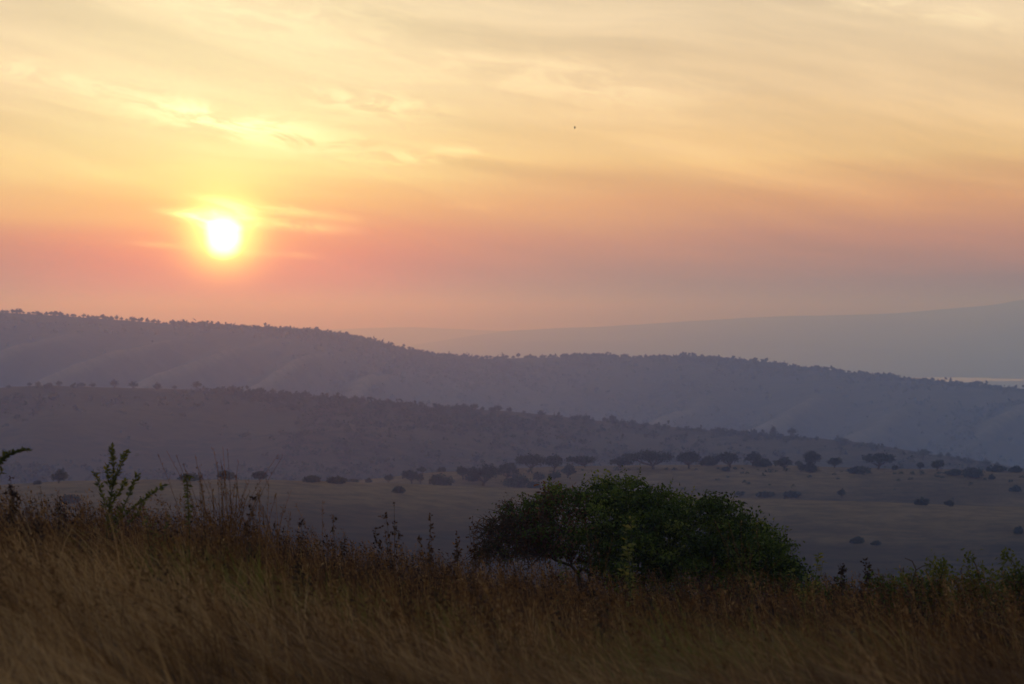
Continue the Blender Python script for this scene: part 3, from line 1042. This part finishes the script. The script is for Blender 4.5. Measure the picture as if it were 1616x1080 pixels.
def herbs(name, label, n, d0, d1, seed):
    """knee-high withered herbs, brown and rust, that speckle the top of the grass"""
    r_ = np.random.default_rng(seed)
    x, y = scatter(n, d0, d1, r_, 0.7)
    big = fbm(x / 2.2 + 2, y / 3.0, 3)
    keep = r_.random(n) < np.clip(0.45 + 0.9 * big, 0.05, 1)
    x, y = x[keep], y[keep]; n = len(x)
    z = zfore(x, y)
    acc = Acc()
    h = r_.uniform(0.28, 0.70, n)
    base = np.where(r_.random(n) < 0.14, r_.uniform(0.72, 0.95, n), r_.uniform(0.0, 0.5, n))
    lean = r_.normal(0, 0.16, (n, 2)) - np.array([0.08, 0])
    L = 3
    V = np.zeros((n, L, 2, 3))
    for i_, tt in enumerate((0, 0.5, 1.0)):
        c = np.stack([x + lean[:, 0] * h * tt, y + lean[:, 1] * h * tt, z + h * tt], 1)
        ww = np.array([0.0035 * (1.2 - tt), 0, 0])
        V[:, i_, 0] = c - ww; V[:, i_, 1] = c + ww
    b = np.arange(n)[:, None, None] * (2 * L)
    Q = (b + (np.arange(L - 1)[:, None] * 2 + np.array([[0, 1, 3, 2]]))[None]).reshape(-1, 4)
    acc.add(V.reshape(-1, 3), Q, None, np.repeat(np.full(n, 0.3), 2 * L))
    for s_ in range(13):
        tt = r_.uniform(0.45, 1.03, n)
        c = np.stack([x + lean[:, 0] * h * tt, y + lean[:, 1] * h * tt, z + h * tt], 1) + r_.normal(0, 0.022, (n, 3))
        acc.leaves(c, 0.042, 0.5, r_, np.clip(base + r_.normal(0, 0.09, n), 0, 1), up=0.1, direction=np.array([0, 0, 0.15]))
    o_ = acc.build(name, M_herb)
    tag(o_, label, 'herbs', None, 'stuff')


herbs('withered_herbs', 'withered brown and rust herbs speckling the grass', 7500, 25, 74, 71)


# ================================================================== the large green bush
def grow(root_pts, targets, rng, step=0.16):
    """branch skeleton : every target joins the nearest grown node, nearest targets first"""
    P = [np.array(p_, float) for p_ in root_pts]
    par = [-1] + list(range(len(P) - 1))
    depth = [0.0]
    for i_ in range(1, len(P)): depth.append(depth[-1] + np.linalg.norm(P[i_] - P[i_ - 1]))
    order = np.argsort(np.linalg.norm(targets - P[-1], axis=1))
    tips = []
    for k_ in order:
        T_ = targets[k_]
        A_ = np.array(P)
        dist = np.linalg.norm(A_ - T_, axis=1)
        cost = dist + 0.22 * np.array(depth)
        cost[: max(1, len(root_pts) // 2)] += 0.6
        i_ = int(np.argmin(cost))
        n_ = max(1, int(dist[i_] / step))
        a_ = P[i_]
        # leave in the direction of the parent branch, then turn to the target
        d0 = a_ - P[par[i_]] if par[i_] >= 0 else np.array([0, 0, 1.0])
        d0 = d0 / (np.linalg.norm(d0) + 1e-9) * dist[i_] * 0.35
        prev = i_
        for q_ in range(1, n_ + 1):
            t_ = q_ / n_
            pt = (1 - t_) ** 2 * a_ + 2 * t_ * (1 - t_) * (a_ + d0) + t_ * t_ * T_ + rng.normal(0, 0.012, 3) * (q_ < n_)
            P.append(pt); par.append(prev); depth.append(depth[prev] + dist[i_] / n_); prev = len(P) - 1
        tips.append(prev)
    P = np.array(P); par = np.array(par)
    load = np.zeros(len(P)); load[tips] = 1
    for i_ in range(len(P) - 1, 0, -1): load[par[i_]] += load[i_]
    return P, par, load, tips


def skeleton_mesh(acc, P, par, load, r0, rmin, gamma=2.2, sides=5):
    rad = np.maximum(rmin, r0 * (load / load.max()) ** (1 / gamma))
    n = len(P)
    kids = [[] for _ in range(n)]
    for i_ in range(1, n): kids[par[i_]].append(i_)
    stack = [(0, None)]
    starts = [(0, None)]
    while starts:
        s_, before = starts.pop()
        path = ([before] if before is not None else []) + [s_]
        cur = s_
        while kids[cur]:
            ks = sorted(kids[cur], key=lambda q_: -load[q_])
            for o_ in ks[1:]: starts.append((o_, cur))
            cur = ks[0]; path.append(cur)
        if len(path) < 2: continue
        r = rad[path].copy()
        if before is not None: r[0] = min(r[0], r[1] * 1.15)
        acc.tube(P[path], r, sides if r.max() > 0.012 else 3)


BD = 60.0
rb = np.random.default_rng(77)
top = curve([(750, 858), (762, 838), (775, 812), (800, 786), (830, 776), (870, 768), (900, 760), (930, 752), (960, 754), (990, 757), (1030, 756), (1058, 768), (1090, 772),
             (1120, 770), (1134, 784), (1170, 800), (1200, 820), (1228, 838), (1246, 862), (1254, 890), (1262, 915)], 5)
bot = curve([(750, 888), (765, 892), (790, 880), (815, 878), (845, 890), (870, 892), (888, 912), (900, 918), (925, 916), (940, 918), (952, 925), (970, 930), (1100, 945), (1240, 945), (1262, 935)], 5)
to_x = lambda px_: (px_ - CX) / F * BD
base_b = fore_at(915, BD)
fork_b = np.array([to_x(912), BD, row_z(905, BD)])


def crown_points(n, u0, u1, shell=0.5):
    out = []
    while len(out) < n:
        u = rb.uniform(u0, u1)
        zt, zb = row_z(top(u) + 7 + 16 * float(fbm(u / 38.0, 3.7, 2)), BD), row_z(bot(u), BD)
        if zt - zb < 0.08: continue
        # the crown is a dome about the fork, deeper in the middle
        half = 1.75 * math.sqrt(max(0.02, 1 - ((u - 1005) / 262) ** 2))
        v = rb.uniform(-1, 1)
        cap = math.sqrt(max(0.0, 1 - v * v))
        hgt = rb.random() ** shell
        z_ = zb + (zt - zb) * hgt * (0.35 + 0.65 * cap)
        out.append((to_x(u), BD + v * half, z_))
    return np.array(out)


CPg = np.concatenate([crown_points(470, 800, 1256, 0.58), crown_points(230, 940, 1256, 0.85)])
CPd = crown_points(150, 756, 872, 0.75)
keepg = rb.random(len(CPg)) < np.clip((CPg[:, 0] - to_x(790)) / (to_x(860) - to_x(790)), 0.05, 1)
CPg = CPg[keepg]
alltg = np.concatenate([CPg, CPd])
Pk, park, load, tips = grow([base_b - [0, 0, 0.15], (base_b + fork_b) / 2 + [0.04, 0, 0], fork_b], alltg, rb, 0.17)
bush = thing('large_bush', 'large dark green domed bush standing in the grass, browned at its left', 'bush', tuple(base_b))
acc = Acc(); skeleton_mesh(acc, Pk - base_b, park, load, 0.040, 0.004)
acc.build('trunk', M_bark, bush, True)
accg, accd, acct = Acc(), Acc(), Acc()
for c in CPg:
    px_ = CX + c[0] * F / BD
    n_ = int(rb.uniform(60, 100))
    sz = rb.uniform(0.7, 1.35)
    P_ = (c - base_b) + rb.normal(size=(n_, 3)) * np.array([0.125, 0.125, 0.060]) * sz + np.array([0, 0, 0.02])
    hue = rb.normal(0.36, 0.20) + 0.15 * (rb.random() < 0.2)
    dry = px_ < 915 and rb.random() < 0.62
    (accd if dry else accg).leaves(P_[: n_ // 2] if dry else P_, 0.068, 0.52, rb, np.clip(hue + rb.normal(0, 0.12, n_ // 2 if dry else n_), 0, 1), up=0.45)
    # leafy twigs that poke out of the outline
    if rb.random() < 0.6:
        d_ = np.array([rb.normal(0, 0.6), rb.normal(0, 0.6), rb.uniform(0.3, 1.0)]); d_ /= np.linalg.norm(d_)
        ln = rb.uniform(0.14, 0.40)
        a_ = c - base_b
        acct.tube([a_, a_ + d_ * ln * 0.5, a_ + d_ * ln], [0.005, 0.004, 0.002], 3)
        tt_ = rb.uniform(0.2, 1.05, 16)[:, None]
        accg.leaves(a_ + d_ * ln * tt_ + rb.normal(0, 0.012, (16, 3)), 0.046, 0.5, rb, np.clip(hue + 0.1 + rb.normal(0, 0.1, 16), 0, 1), up=0.3, direction=d_ * 1.0)
for c in CPd:
    a_ = c - base_b
    n_ = int(rb.uniform(12, 30))
    accd.leaves(a_ + rb.normal(size=(n_, 3)) * np.array([0.09, 0.10, 0.08]), 0.048, 0.42, rb, np.clip(rb.normal(0.4, 0.22, n_), 0, 1), up=0.0, direction=np.array([0, 0, -0.8]))
    if rb.random() < 0.30:
        n2 = 16
        accg.leaves(a_ + rb.normal(size=(n2, 3)) * 0.07, 0.044, 0.5, rb, np.clip(rb.normal(0.42, 0.15, n2), 0, 1), up=0.3)
    for q_ in range(6):   # bare, crooked, drooping twigs
        d_ = np.array([rb.normal(-0.35, 0.6), rb.normal(0, 0.5), rb.normal(-0.15, 0.55)]); d_ /= np.linalg.norm(d_)
        ln = rb.uniform(0.12, 0.34)
        mid = a_ + d_ * ln * 0.5 + rb.normal(0, 0.02, 3)
        acct.tube([a_, mid, a_ + d_ * ln + np.array([0, 0, -0.05])], [0.009, 0.007, 0.003], 3)
accg.build('foliage', M_bush, bush)
dl = accd.build('withered_foliage', M_dead, bush)
dl['label'] = 'browned dry leaves on the drooping left side'
acct.build('twigs', M_bark, bush)['kind'] = 'stuff'


# ================================================================== weeds, saplings and tall stalks in the grass
def weed(name, label, px_, d, top_y, seed, kind='seed', spread=14, nst=3, n=22, leaf=0.045, group=None, leafmat=None, tint=(0.25, 0.15), wid=0.5, fill=0.5):
    """an upright herb : stems from one foot, leaves or seed clusters on their upper part"""
    r_ = np.random.default_rng(seed)
    foot = fore_at(px_ + r_.uniform(-3, 3), d)
    H = row_z(top_y, d) - foot[2]
    root = thing(name, label, 'weed' if kind == 'seed' else 'sapling', tuple(foot), group)
    st, lf = Acc(), Acc()
    sp = spread * d / F
    for s_ in range(nst):
        main = s_ == 0
        hh = H * (1.0 if main else r_.uniform(0.62, 0.95))
        tx = r_.normal(-0.2, 0.5) * sp if main else r_.uniform(-1.2, 1) * sp
        ty_ = r_.uniform(-0.6, 0.6) * sp
        f0 = 0.0 if main else r_.uniform(0.2, 0.5)
        t_ = np.linspace(0, 1, 8)
        wob = np.cumsum(r_.normal(0, 0.006, (8, 2)), axis=0)
        pts = np.stack([tx * t_ ** 1.4 + wob[:, 0], ty_ * t_ ** 1.4 + wob[:, 1], hh * t_ - 0.05 * (t_ == 0)], 1)
        st.tube(pts, np.linspace(0.0065, 0.0022, 8) * (1 if main else 0.8), 4)
        for q_ in range(n):
            f_ = 1 - fill * r_.random() ** 1.25
            i_ = min(6, int(f_ * 7)); fr = f_ * 7 - i_
            c = pts[i_] * (1 - fr) + pts[i_ + 1] * fr
            if kind == 'seed':
                side = r_.normal(0, 0.35 * leaf, 3)
                m_ = 3
                lf.leaves(c + side + r_.normal(0, 0.2 * leaf, (m_, 3)), leaf, wid, r_, np.clip(r_.normal(tint[0], tint[1], m_), 0, 1), up=0.0, direction=np.array([0, 0, 0.2]))
            else:
                d_ = np.array([np.cos(q_ * 2.4 + s_), np.sin(q_ * 2.4 + s_) * 0.8, 0.35])
                lf.leaves(c[None] + r_.normal(0, 0.004, (1, 3)), leaf, wid, r_, np.clip(r_.normal(tint[0], tint[1], 1), 0, 1), up=0.5, direction=d_ * 2.2, spread=0.5)
    st.build('stem', M_stem if kind == 'seed' else M_gstem, root, True)
    lfo = lf.build('seed_clusters' if kind == 'seed' and fill < 0.45 else 'foliage', leafmat or (M_herb if kind == 'seed' else M_green), root)
    if kind == 'seed': lfo['kind'] = 'stuff'
    return root


def sapling(name, label, d, stems, seed, leaf=0.055, per=0.024, tint=(0.55, 0.2), mat=None, droop=0.0, wid=0.45, skip=0.35):
    """stems given as photo polylines at distance d, with alternate leaves"""
    r_ = np.random.default_rng(seed)
    foot = fore_at(stems[0][0][0], d)
    root = thing(name, label, 'sapling', tuple(foot))
    st, lf = Acc(), Acc()
    for si, poly in enumerate(stems):
        pts = np.array([[(a - CX) / F * d, d + r_.normal(0, 0.05) * (k_ > 0), row_z(b, d)] for k_, (a, b) in enumerate(poly)])
        if si == 0: pts[0] = foot - [0, 0, 0.04]
        pts = pts - foot
        # resample
        seg = np.concatenate([[0], np.cumsum(np.linalg.norm(np.diff(pts, axis=0), axis=1))])
        nn = max(4, int(seg[-1] / 0.05))
        s_ = np.linspace(0, seg[-1], nn)
        pp = np.stack([np.interp(s_, seg, pts[:, k_]) for k_ in range(3)], 1)
        k3 = np.array([.25, .5, .25])
        for _ in range(2):
            pp[1:-1] = 0.25 * pp[:-2] + 0.5 * pp[1:-1] + 0.25 * pp[2:]
        st.tube(pp, np.linspace(0.011 if si == 0 else 0.007, 0.0025, nn), 5)
        nl = int(seg[-1] / per)
        start = skip if si == 0 else 0.08
        for q_ in range(nl):
            f_ = start + (1 - start) * (q_ + r_.random() * 0.6) / nl
            c = np.array([np.interp(f_ * seg[-1], s_, pp[:, k_]) for k_ in range(3)])
            tdir = np.array([np.interp(min(f_ * seg[-1] + 0.03, seg[-1]), s_, pp[:, k_]) - np.interp(max(0, f_ * seg[-1] - 0.03), s_, pp[:, k_]) for k_ in range(3)])
            tdir /= np.linalg.norm(tdir) + 1e-9
            a_ = q_ * 2.4
            sd_ = np.array([np.cos(a_), np.sin(a_), 0.0])
            dirv = sd_ + tdir * 0.8 + np.array([0, 0, -droop])
            m_ = 2 if r_.random() < 0.5 else 1
            lf.leaves(np.repeat(c[None], m_, 0) + r_.normal(0, 0.006, (m_, 3)), leaf, wid, r_, np.clip(r_.normal(tint[0], tint[1], m_), 0, 1), up=0.6, direction=dirv * 1.8, spread=0.5)
    st.build('stem', M_gstem, root, True)
    lf.build('foliage', mat or M_green, root)
    return root


sapling('leafy_sapling', 'green leafy sapling with several upright shoots at the left of the grass', 38,
        [[(172, 900), (168, 840), (172, 800), (178, 760), (180, 730), (176, 706)], [(170, 815), (160, 780), (152, 752), (148, 746)],
         [(176, 775), (186, 745), (196, 722), (201, 712)], [(174, 830), (196, 800), (208, 770), (216, 750)], [(180, 830), (205, 805), (232, 785), (256, 768)],
         [(172, 800), (190, 775), (198, 758)], [(200, 830), (222, 806), (224, 790)], [(176, 850), (186, 826), (190, 800)], [(174, 770), (168, 748), (170, 735)]], 601, 0.060, 0.0115, (0.55, 0.2))
sapling('leafy_branch_shrub', 'green shrub whose leafy branch arches in at the left edge', 36,
        [[(-22, 880), (-26, 820), (-18, 770), (-6, 735), (14, 716), (30, 711), (43, 710)], [(-16, 765), (-8, 750), (4, 746)], [(-10, 742), (2, 722), (14, 716)]], 602, 0.064, 0.012, (0.35, 0.2), None, 0.0, 0.42, 0.5)
weed('dark_flower_stalk', 'dark dry flower stalks standing low at the left edge', 20, 37, 757, 603, 'seed', 18, 5, 16, 0.05, None, None, (0.18, 0.14), 0.45, 0.5)
sapling('drooping_weed', 'thin weed with a clump of hanging green leaves beside the tall grass tuft', 37,
        [[(297, 905), (299, 850), (297, 800), (293, 765), (293, 748)], [(294, 752), (300, 749), (304, 752)]], 604, 0.05, 0.016, (0.5, 0.18), None, 1.0, 0.45, 0.55)


def tuft(name, label, px_, d, top_y, nst, spread, seed):
    """a tall tuft of fine dry grass with seeding tips"""
    r_ = np.random.default_rng(seed)
    foot = fore_at(px_, d)
    root = thing(name, label, 'grass tuft', tuple(foot))
    H = row_z(top_y, d) - foot[2]
    st, hd = Acc(), Acc()
    for s_ in range(nst):
        hh = H * (1 - 0.55 * r_.random() ** 0.8)
        ln = r_.normal(-0.2, 0.55) * spread * d / F
        bx = r_.normal(0, 0.10)
        t_ = np.linspace(0, 1, 7)
        pts = np.stack([bx + ln * t_ ** 1.8, r_.normal(0, 0.12) + r_.normal(0, 0.15) * t_ ** 2, hh * t_ * (1 - 0.05 * t_)], 1)
        st.tube(pts, np.linspace(0.0036, 0.0018, 7), 3, np.clip(r_.normal(0.26, 0.1), 0, 0.7))
        m_ = 12
        f_ = 1 - 0.3 * r_.random(m_)
        P_ = np.stack([np.interp(f_, t_, pts[:, k_]) for k_ in range(3)], 1) + r_.normal(0, 0.006, (m_, 3))
        hd.leaves(P_, 0.036, 0.2, r_, np.clip(r_.normal(0.3, 0.1, m_), 0, 0.7), up=0, direction=np.array([-0.2, 0, 1.2]), spread=0.5)
    st.build('stalks', M_grass, root)['kind'] = 'stuff'; hd.build('seed_heads', M_grass, root)['kind'] = 'stuff'


tuft('grass_tuft', 'tall fine tuft of dry grass rising right of the leafy sapling', 352, 37, 690, 70, 66, 611)
tuft('grass_tuft', 'thinner tuft of dry grass stalks right of the tallest tuft', 425, 40, 752, 30, 44, 612)
tuft('grass_tuft', 'reddish tall grass stalks in front of the right end of the bush', 1182, 50, 800, 22, 46, 613)
tuft('grass_tuft', 'upright dry stalks in front of the middle of the bush', 945, 44, 812, 8, 18, 614)
tuft('grass_tuft', 'few thin grass stalks standing against the dark near hill', 517, 41, 772, 7, 30, 615)

D_W = dict(kind='seed')
weed('seed_weed', 'dark seed stalk right of the tall grass tuft', 390, 39, 784, 620, 'seed', 6, 2, 12, 0.04, None, None, (0.12, 0.1), 0.55, 0.3)
weed('seed_weed', 'dark clustered weed head left of centre against the near hill', 475, 42, 822, 621, 'seed', 8, 2, 15, 0.042, None, None, (0.1, 0.08), 0.6, 0.42)
weed('seed_weed', 'thin dark speckled weed right of the clustered weed head', 534, 43, 816, 622, 'seed', 16, 3, 9, 0.036, None, None, (0.15, 0.1), 0.6, 0.35)
weed('seed_weed', 'short dark bent weed between the thin speckled weed and the tall one', 592, 44, 832, 623, 'seed', 9, 2, 10, 0.042, None, None, (0.1, 0.08), 0.55, 0.3)
weed('seed_weed', 'tall brown weed with a dark crown and side sprays left of the bush', 624, 44, 795, 624, 'seed', 20, 5, 11, 0.042, None, None, (0.32, 0.18), 0.6, 0.5)
weed('seed_weed', 'pale brown branching weed right of the tall brown one', 678, 45, 812, 625, 'seed', 16, 4, 12, 0.044, None, None, (0.45, 0.16), 0.6, 0.45)
weed('seed_weed', 'short brown weed midway between the pale weed and the bush', 722, 46, 838, 626, 'seed', 11, 4, 14, 0.044, None, None, (0.4, 0.15), 0.6, 0.5)
weed('seed_weed', 'brown weed touching the left tip of the bush', 751, 50, 816, 627, 'seed', 14, 4, 12, 0.044, None, None, (0.36, 0.16), 0.55, 0.55)
weed('seed_weed', 'squat near-black weed low in the grass below the clustered head', 478, 33, 893, 628, 'seed', 16, 6, 22, 0.05, None, None, (0.06, 0.05), 0.55, 0.85)
weed('seed_weed', 'dark spiky dry plant in the grass at the far left', 48, 32, 812, 629, 'seed', 14, 5, 18, 0.045, None, None, (0.08, 0.06), 0.4, 0.7)
weed('seed_weed', 'small dark two-headed weed left of the sapling', 92, 36, 785, 630, 'seed', 8, 2, 10, 0.04, None, None, (0.12, 0.08), 0.6, 0.25)
weed('seed_weed', 'orange withered weed at the left below the sapling', 118, 33, 802, 631, 'seed', 14, 4, 16, 0.05, None, None, (0.78, 0.08), 0.6, 0.6)
weed('seed_weed', 'dark weed head low in the grass at the right', 1366, 36, 984, 632, 'seed', 8, 3, 20, 0.045, None, None, (0.08, 0.06), 0.65, 0.4)
weed('seed_weed', 'reddish dark weed pair of heads between bush and right shrubs', 1330, 47, 890, 633, 'seed', 12, 3, 14, 0.05, None, None, (0.15, 0.1), 0.6, 0.4)
weed('seed_weed', 'taller reddish dark leafy weed right of the pair of heads', 1361, 47, 884, 634, 'seed', 8, 3, 22, 0.055, None, None, (0.16, 0.1), 0.6, 0.5)
weed('seed_weed', 'dark slender weed in front of the bush centre', 930, 40, 868, 635, 'seed', 9, 3, 14, 0.042, None, None, (0.14, 0.1), 0.5, 0.5)
weed('seed_weed', 'brown weed in front of the right flank of the bush', 1120, 44, 880, 636, 'seed', 18, 5, 14, 0.044, None, None, (0.4, 0.2), 0.5, 0.6)

weed('green_weed', 'yellow-green leafy sprig in front of the middle of the bush', 1000, 46, 812, 641, 'leaf', 18, 5, 24, 0.075, None, None, (0.82, 0.12), 0.5, 0.75)
weed('green_weed', 'short green sprig under the left arch of the bush', 893, 52, 858, 642, 'leaf', 14, 4, 20, 0.06, None, None, (0.45, 0.15), 0.5, 0.8)
weed('green_weed', 'bright green sprig right next to the right end of the bush', 1282, 49, 873, 643, 'leaf', 26, 6, 22, 0.075, None, None, (0.78, 0.14), 0.5, 0.6)
weed('green_weed', 'small green plant in the grass below the sapling', 245, 36, 805, 644, 'leaf', 24, 6, 18, 0.05, None, None, (0.45, 0.15), 0.5, 0.7)


def shrub(label, px_, d, wpx, top_y, seed, n, tint, mat, leaf=0.055, shoots=10, name='low_shrub'):
    """a low leafy shrub with shoots rising above its mass"""
    r_ = np.random.default_rng(seed)
    foot = fore_at(px_, d)
    k_ = d / F
    root = thing(name, label, 'shrub', tuple(foot))
    H = row_z(top_y, d) - foot[2]; W = wpx * k_
    st, lf = Acc(), Acc()
    for s_ in range(shoots):
        bx = r_.uniform(-0.5, 0.5) * W
        hh = H * (r_.uniform(0.5, 0.95) if s_ else 1.0) * (1 - 0.35 * abs(bx / W))
        t_ = np.linspace(0, 1, 7)
        by_ = r_.uniform(-0.35, 0.35) * W
        pts = np.stack([bx * (0.15 + 0.95 * t_ ** 1.2) + np.cumsum(r_.normal(0, 0.03, 7)), by_ * t_, hh * np.sin(t_ * r_.uniform(1.2, 2.0)) / 1.0 * 1.0], 1)
        st.tube(pts, np.linspace(0.010, 0.003, 7), 4)
        m_ = n // shoots
        f_ = 1 - 0.8 * r_.random(m_)
        P_ = np.stack([np.interp(f_, t_, pts[:, q_]) for q_ in range(3)], 1) + r_.normal(0, 1, (m_, 3)) * (0.045 + 0.09 * (1 - f_))[:, None]
        lf.leaves(P_, leaf, 0.5, r_, np.clip(r_.normal(tint, 0.15) + r_.normal(0, 0.12, m_), 0, 1), up=0.4)
    st.build('stem', M_stem, root, True); lf.build('foliage', mat, root)


shrub('dark mixed shrub with a bare branch at the left of the right-hand shrubs', 1415, 46, 95, 896, 651, 2200, 0.34, M_bush, 0.055, 20)
shrub('yellow-green leafy shrub in the middle of the right-hand shrubs', 1480, 47, 95, 878, 652, 2200, 0.62, M_green, 0.065, 18)
shrub('green shrub with tall loose shoots near the right edge', 1548, 46, 85, 874, 653, 1700, 0.5, M_green, 0.065, 16)
shrub('dense dark green shrub cut by the right edge', 1612, 44, 85, 870, 654, 2400, 0.36, M_green, 0.065, 18)
shrub('low dark green shrub at the foot of the bright sprig', 1300, 52, 80, 908, 655, 1500, 0.35, M_bush, 0.055, 14)
# bare crooked branch standing out of the dark mixed shrub
r_ = np.random.default_rng(660)
foot = fore_at(1440, 45.5)
root = thing('dead_branch', 'bare crooked dead branch poking up among the right-hand shrubs', 'branch', tuple(foot))
st = Acc()
pl = [(1440, 960), (1438, 925), (1446, 900), (1440, 886), (1428, 881)]
pts = np.array([[(a - 1440) / F * 45.5, 0, row_z(b, 45.5) - foot[2]] for a, b in pl]); pts[0, 2] = -0.05
st.tube(pts, [0.014, 0.011, 0.009, 0.007, 0.004], 5)
st.build('limb', M_bark, root, True)
st = Acc(); st.tube([pts[2], pts[2] + [0.09, 0.02, 0.05], pts[2] + [0.16, 0.02, 0.06]], [0.007, 0.005, 0.003], 4)
st.build('side_twig', M_bark, root, True)

# ================================================================== the bird
bd = 330.0
bpos = ((907 - CX) / F * bd, bd, row_z(202, bd))
bird = thing('bird', 'tiny dark bird flying high in the golden sky', 'bird', bpos)
bird.scale = (0.75, 0.75, 0.75)
acc = Acc()
tb = np.array([0, .1, .25, .45, .7, .85, 1.0])
acc.tube(np.stack([np.linspace(-0.13, 0.13, 7), tb * 0 + 0.02, np.array([0, .004, .008, .008, .012, .02, .02])], 1), [0.006, 0.02, 0.032, 0.036, 0.026, 0.024, 0.006], 8)
acc.build('body', M_bark, bird, True)
for sgn in (-1, 1):
    w = Acc()
    # raised, swept wing with thickness at the root
    pr = [(-0.05, 0.0, 0.01), (0.06, 0.0, 0.015), (0.075, 0.05 * sgn, 0.10), (0.02, 0.09 * sgn, 0.19), (-0.05, 0.11 * sgn, 0.25), (-0.03, 0.07 * sgn, 0.14), (-0.05, 0.04 * sgn, 0.07)]
    if sgn > 0: pr = [(a, b, -c * 0.6) for a, b, c in pr]
    tp = np.array(pr) + [0, 0, 0.006]; bt = np.array(pr) - [0, 0, 0.006]
    V_ = np.concatenate([tp, bt])
    fan = [(0, 1, 2), (0, 2, 6), (6, 2, 5), (2, 3, 5), (3, 4, 5)]
    T_ = fan + [(a + 7, c + 7, b + 7) for a, b, c in fan]
    Q_ = [(k_, (k_ + 1) % 7, (k_ + 1) % 7 + 7, k_ + 7) for k_ in range(7)]
    w.add(V_, Q_, T_)
    w.build('wing', M_bark, bird)

# ================================================================== haze
m = bpy.data.materials.new('haze')
m.use_nodes = True
m.node_tree.nodes.clear()
vols = []
for dens_, colr_, g_ in (AEROSOL, AIR):
    pv = m.node_tree.nodes.new('ShaderNodeVolumePrincipled')
    pv.inputs['Color'].default_value = (*colr_, 1)
    pv.inputs['Absorption Color'].default_value = (1, 1, 1, 1)
    pv.inputs['Density'].default_value = dens_
    pv.inputs['Anisotropy'].default_value = g_
    vols.append(pv)
ad = m.node_tree.nodes.new('ShaderNodeAddShader')
m.node_tree.links.new(vols[0].outputs[0], ad.inputs[0]); m.node_tree.links.new(vols[1].outputs[0], ad.inputs[1])
om = m.node_tree.nodes.new('ShaderNodeOutputMaterial')
m.node_tree.links.new(ad.outputs[0], om.inputs['Volume'])
x0, x1, y0, y1, z0, z1 = -20000, 20000, -3200, 46000, -11, 402
Vb = np.array([[x, y, z] for z in (z0, z1) for y in (y0, y1) for x in (x0, x1)], float)
Qb = np.array([[0, 2, 3, 1], [4, 5, 7, 6], [0, 1, 5, 4], [2, 6, 7, 3], [0, 4, 6, 2], [1, 3, 7, 5]])
hz = mesh_np('haze', Vb, [Qb], m)
hz['kind'] = 'stuff'
tag(hz, 'warm dawn haze filling the valleys', 'haze')
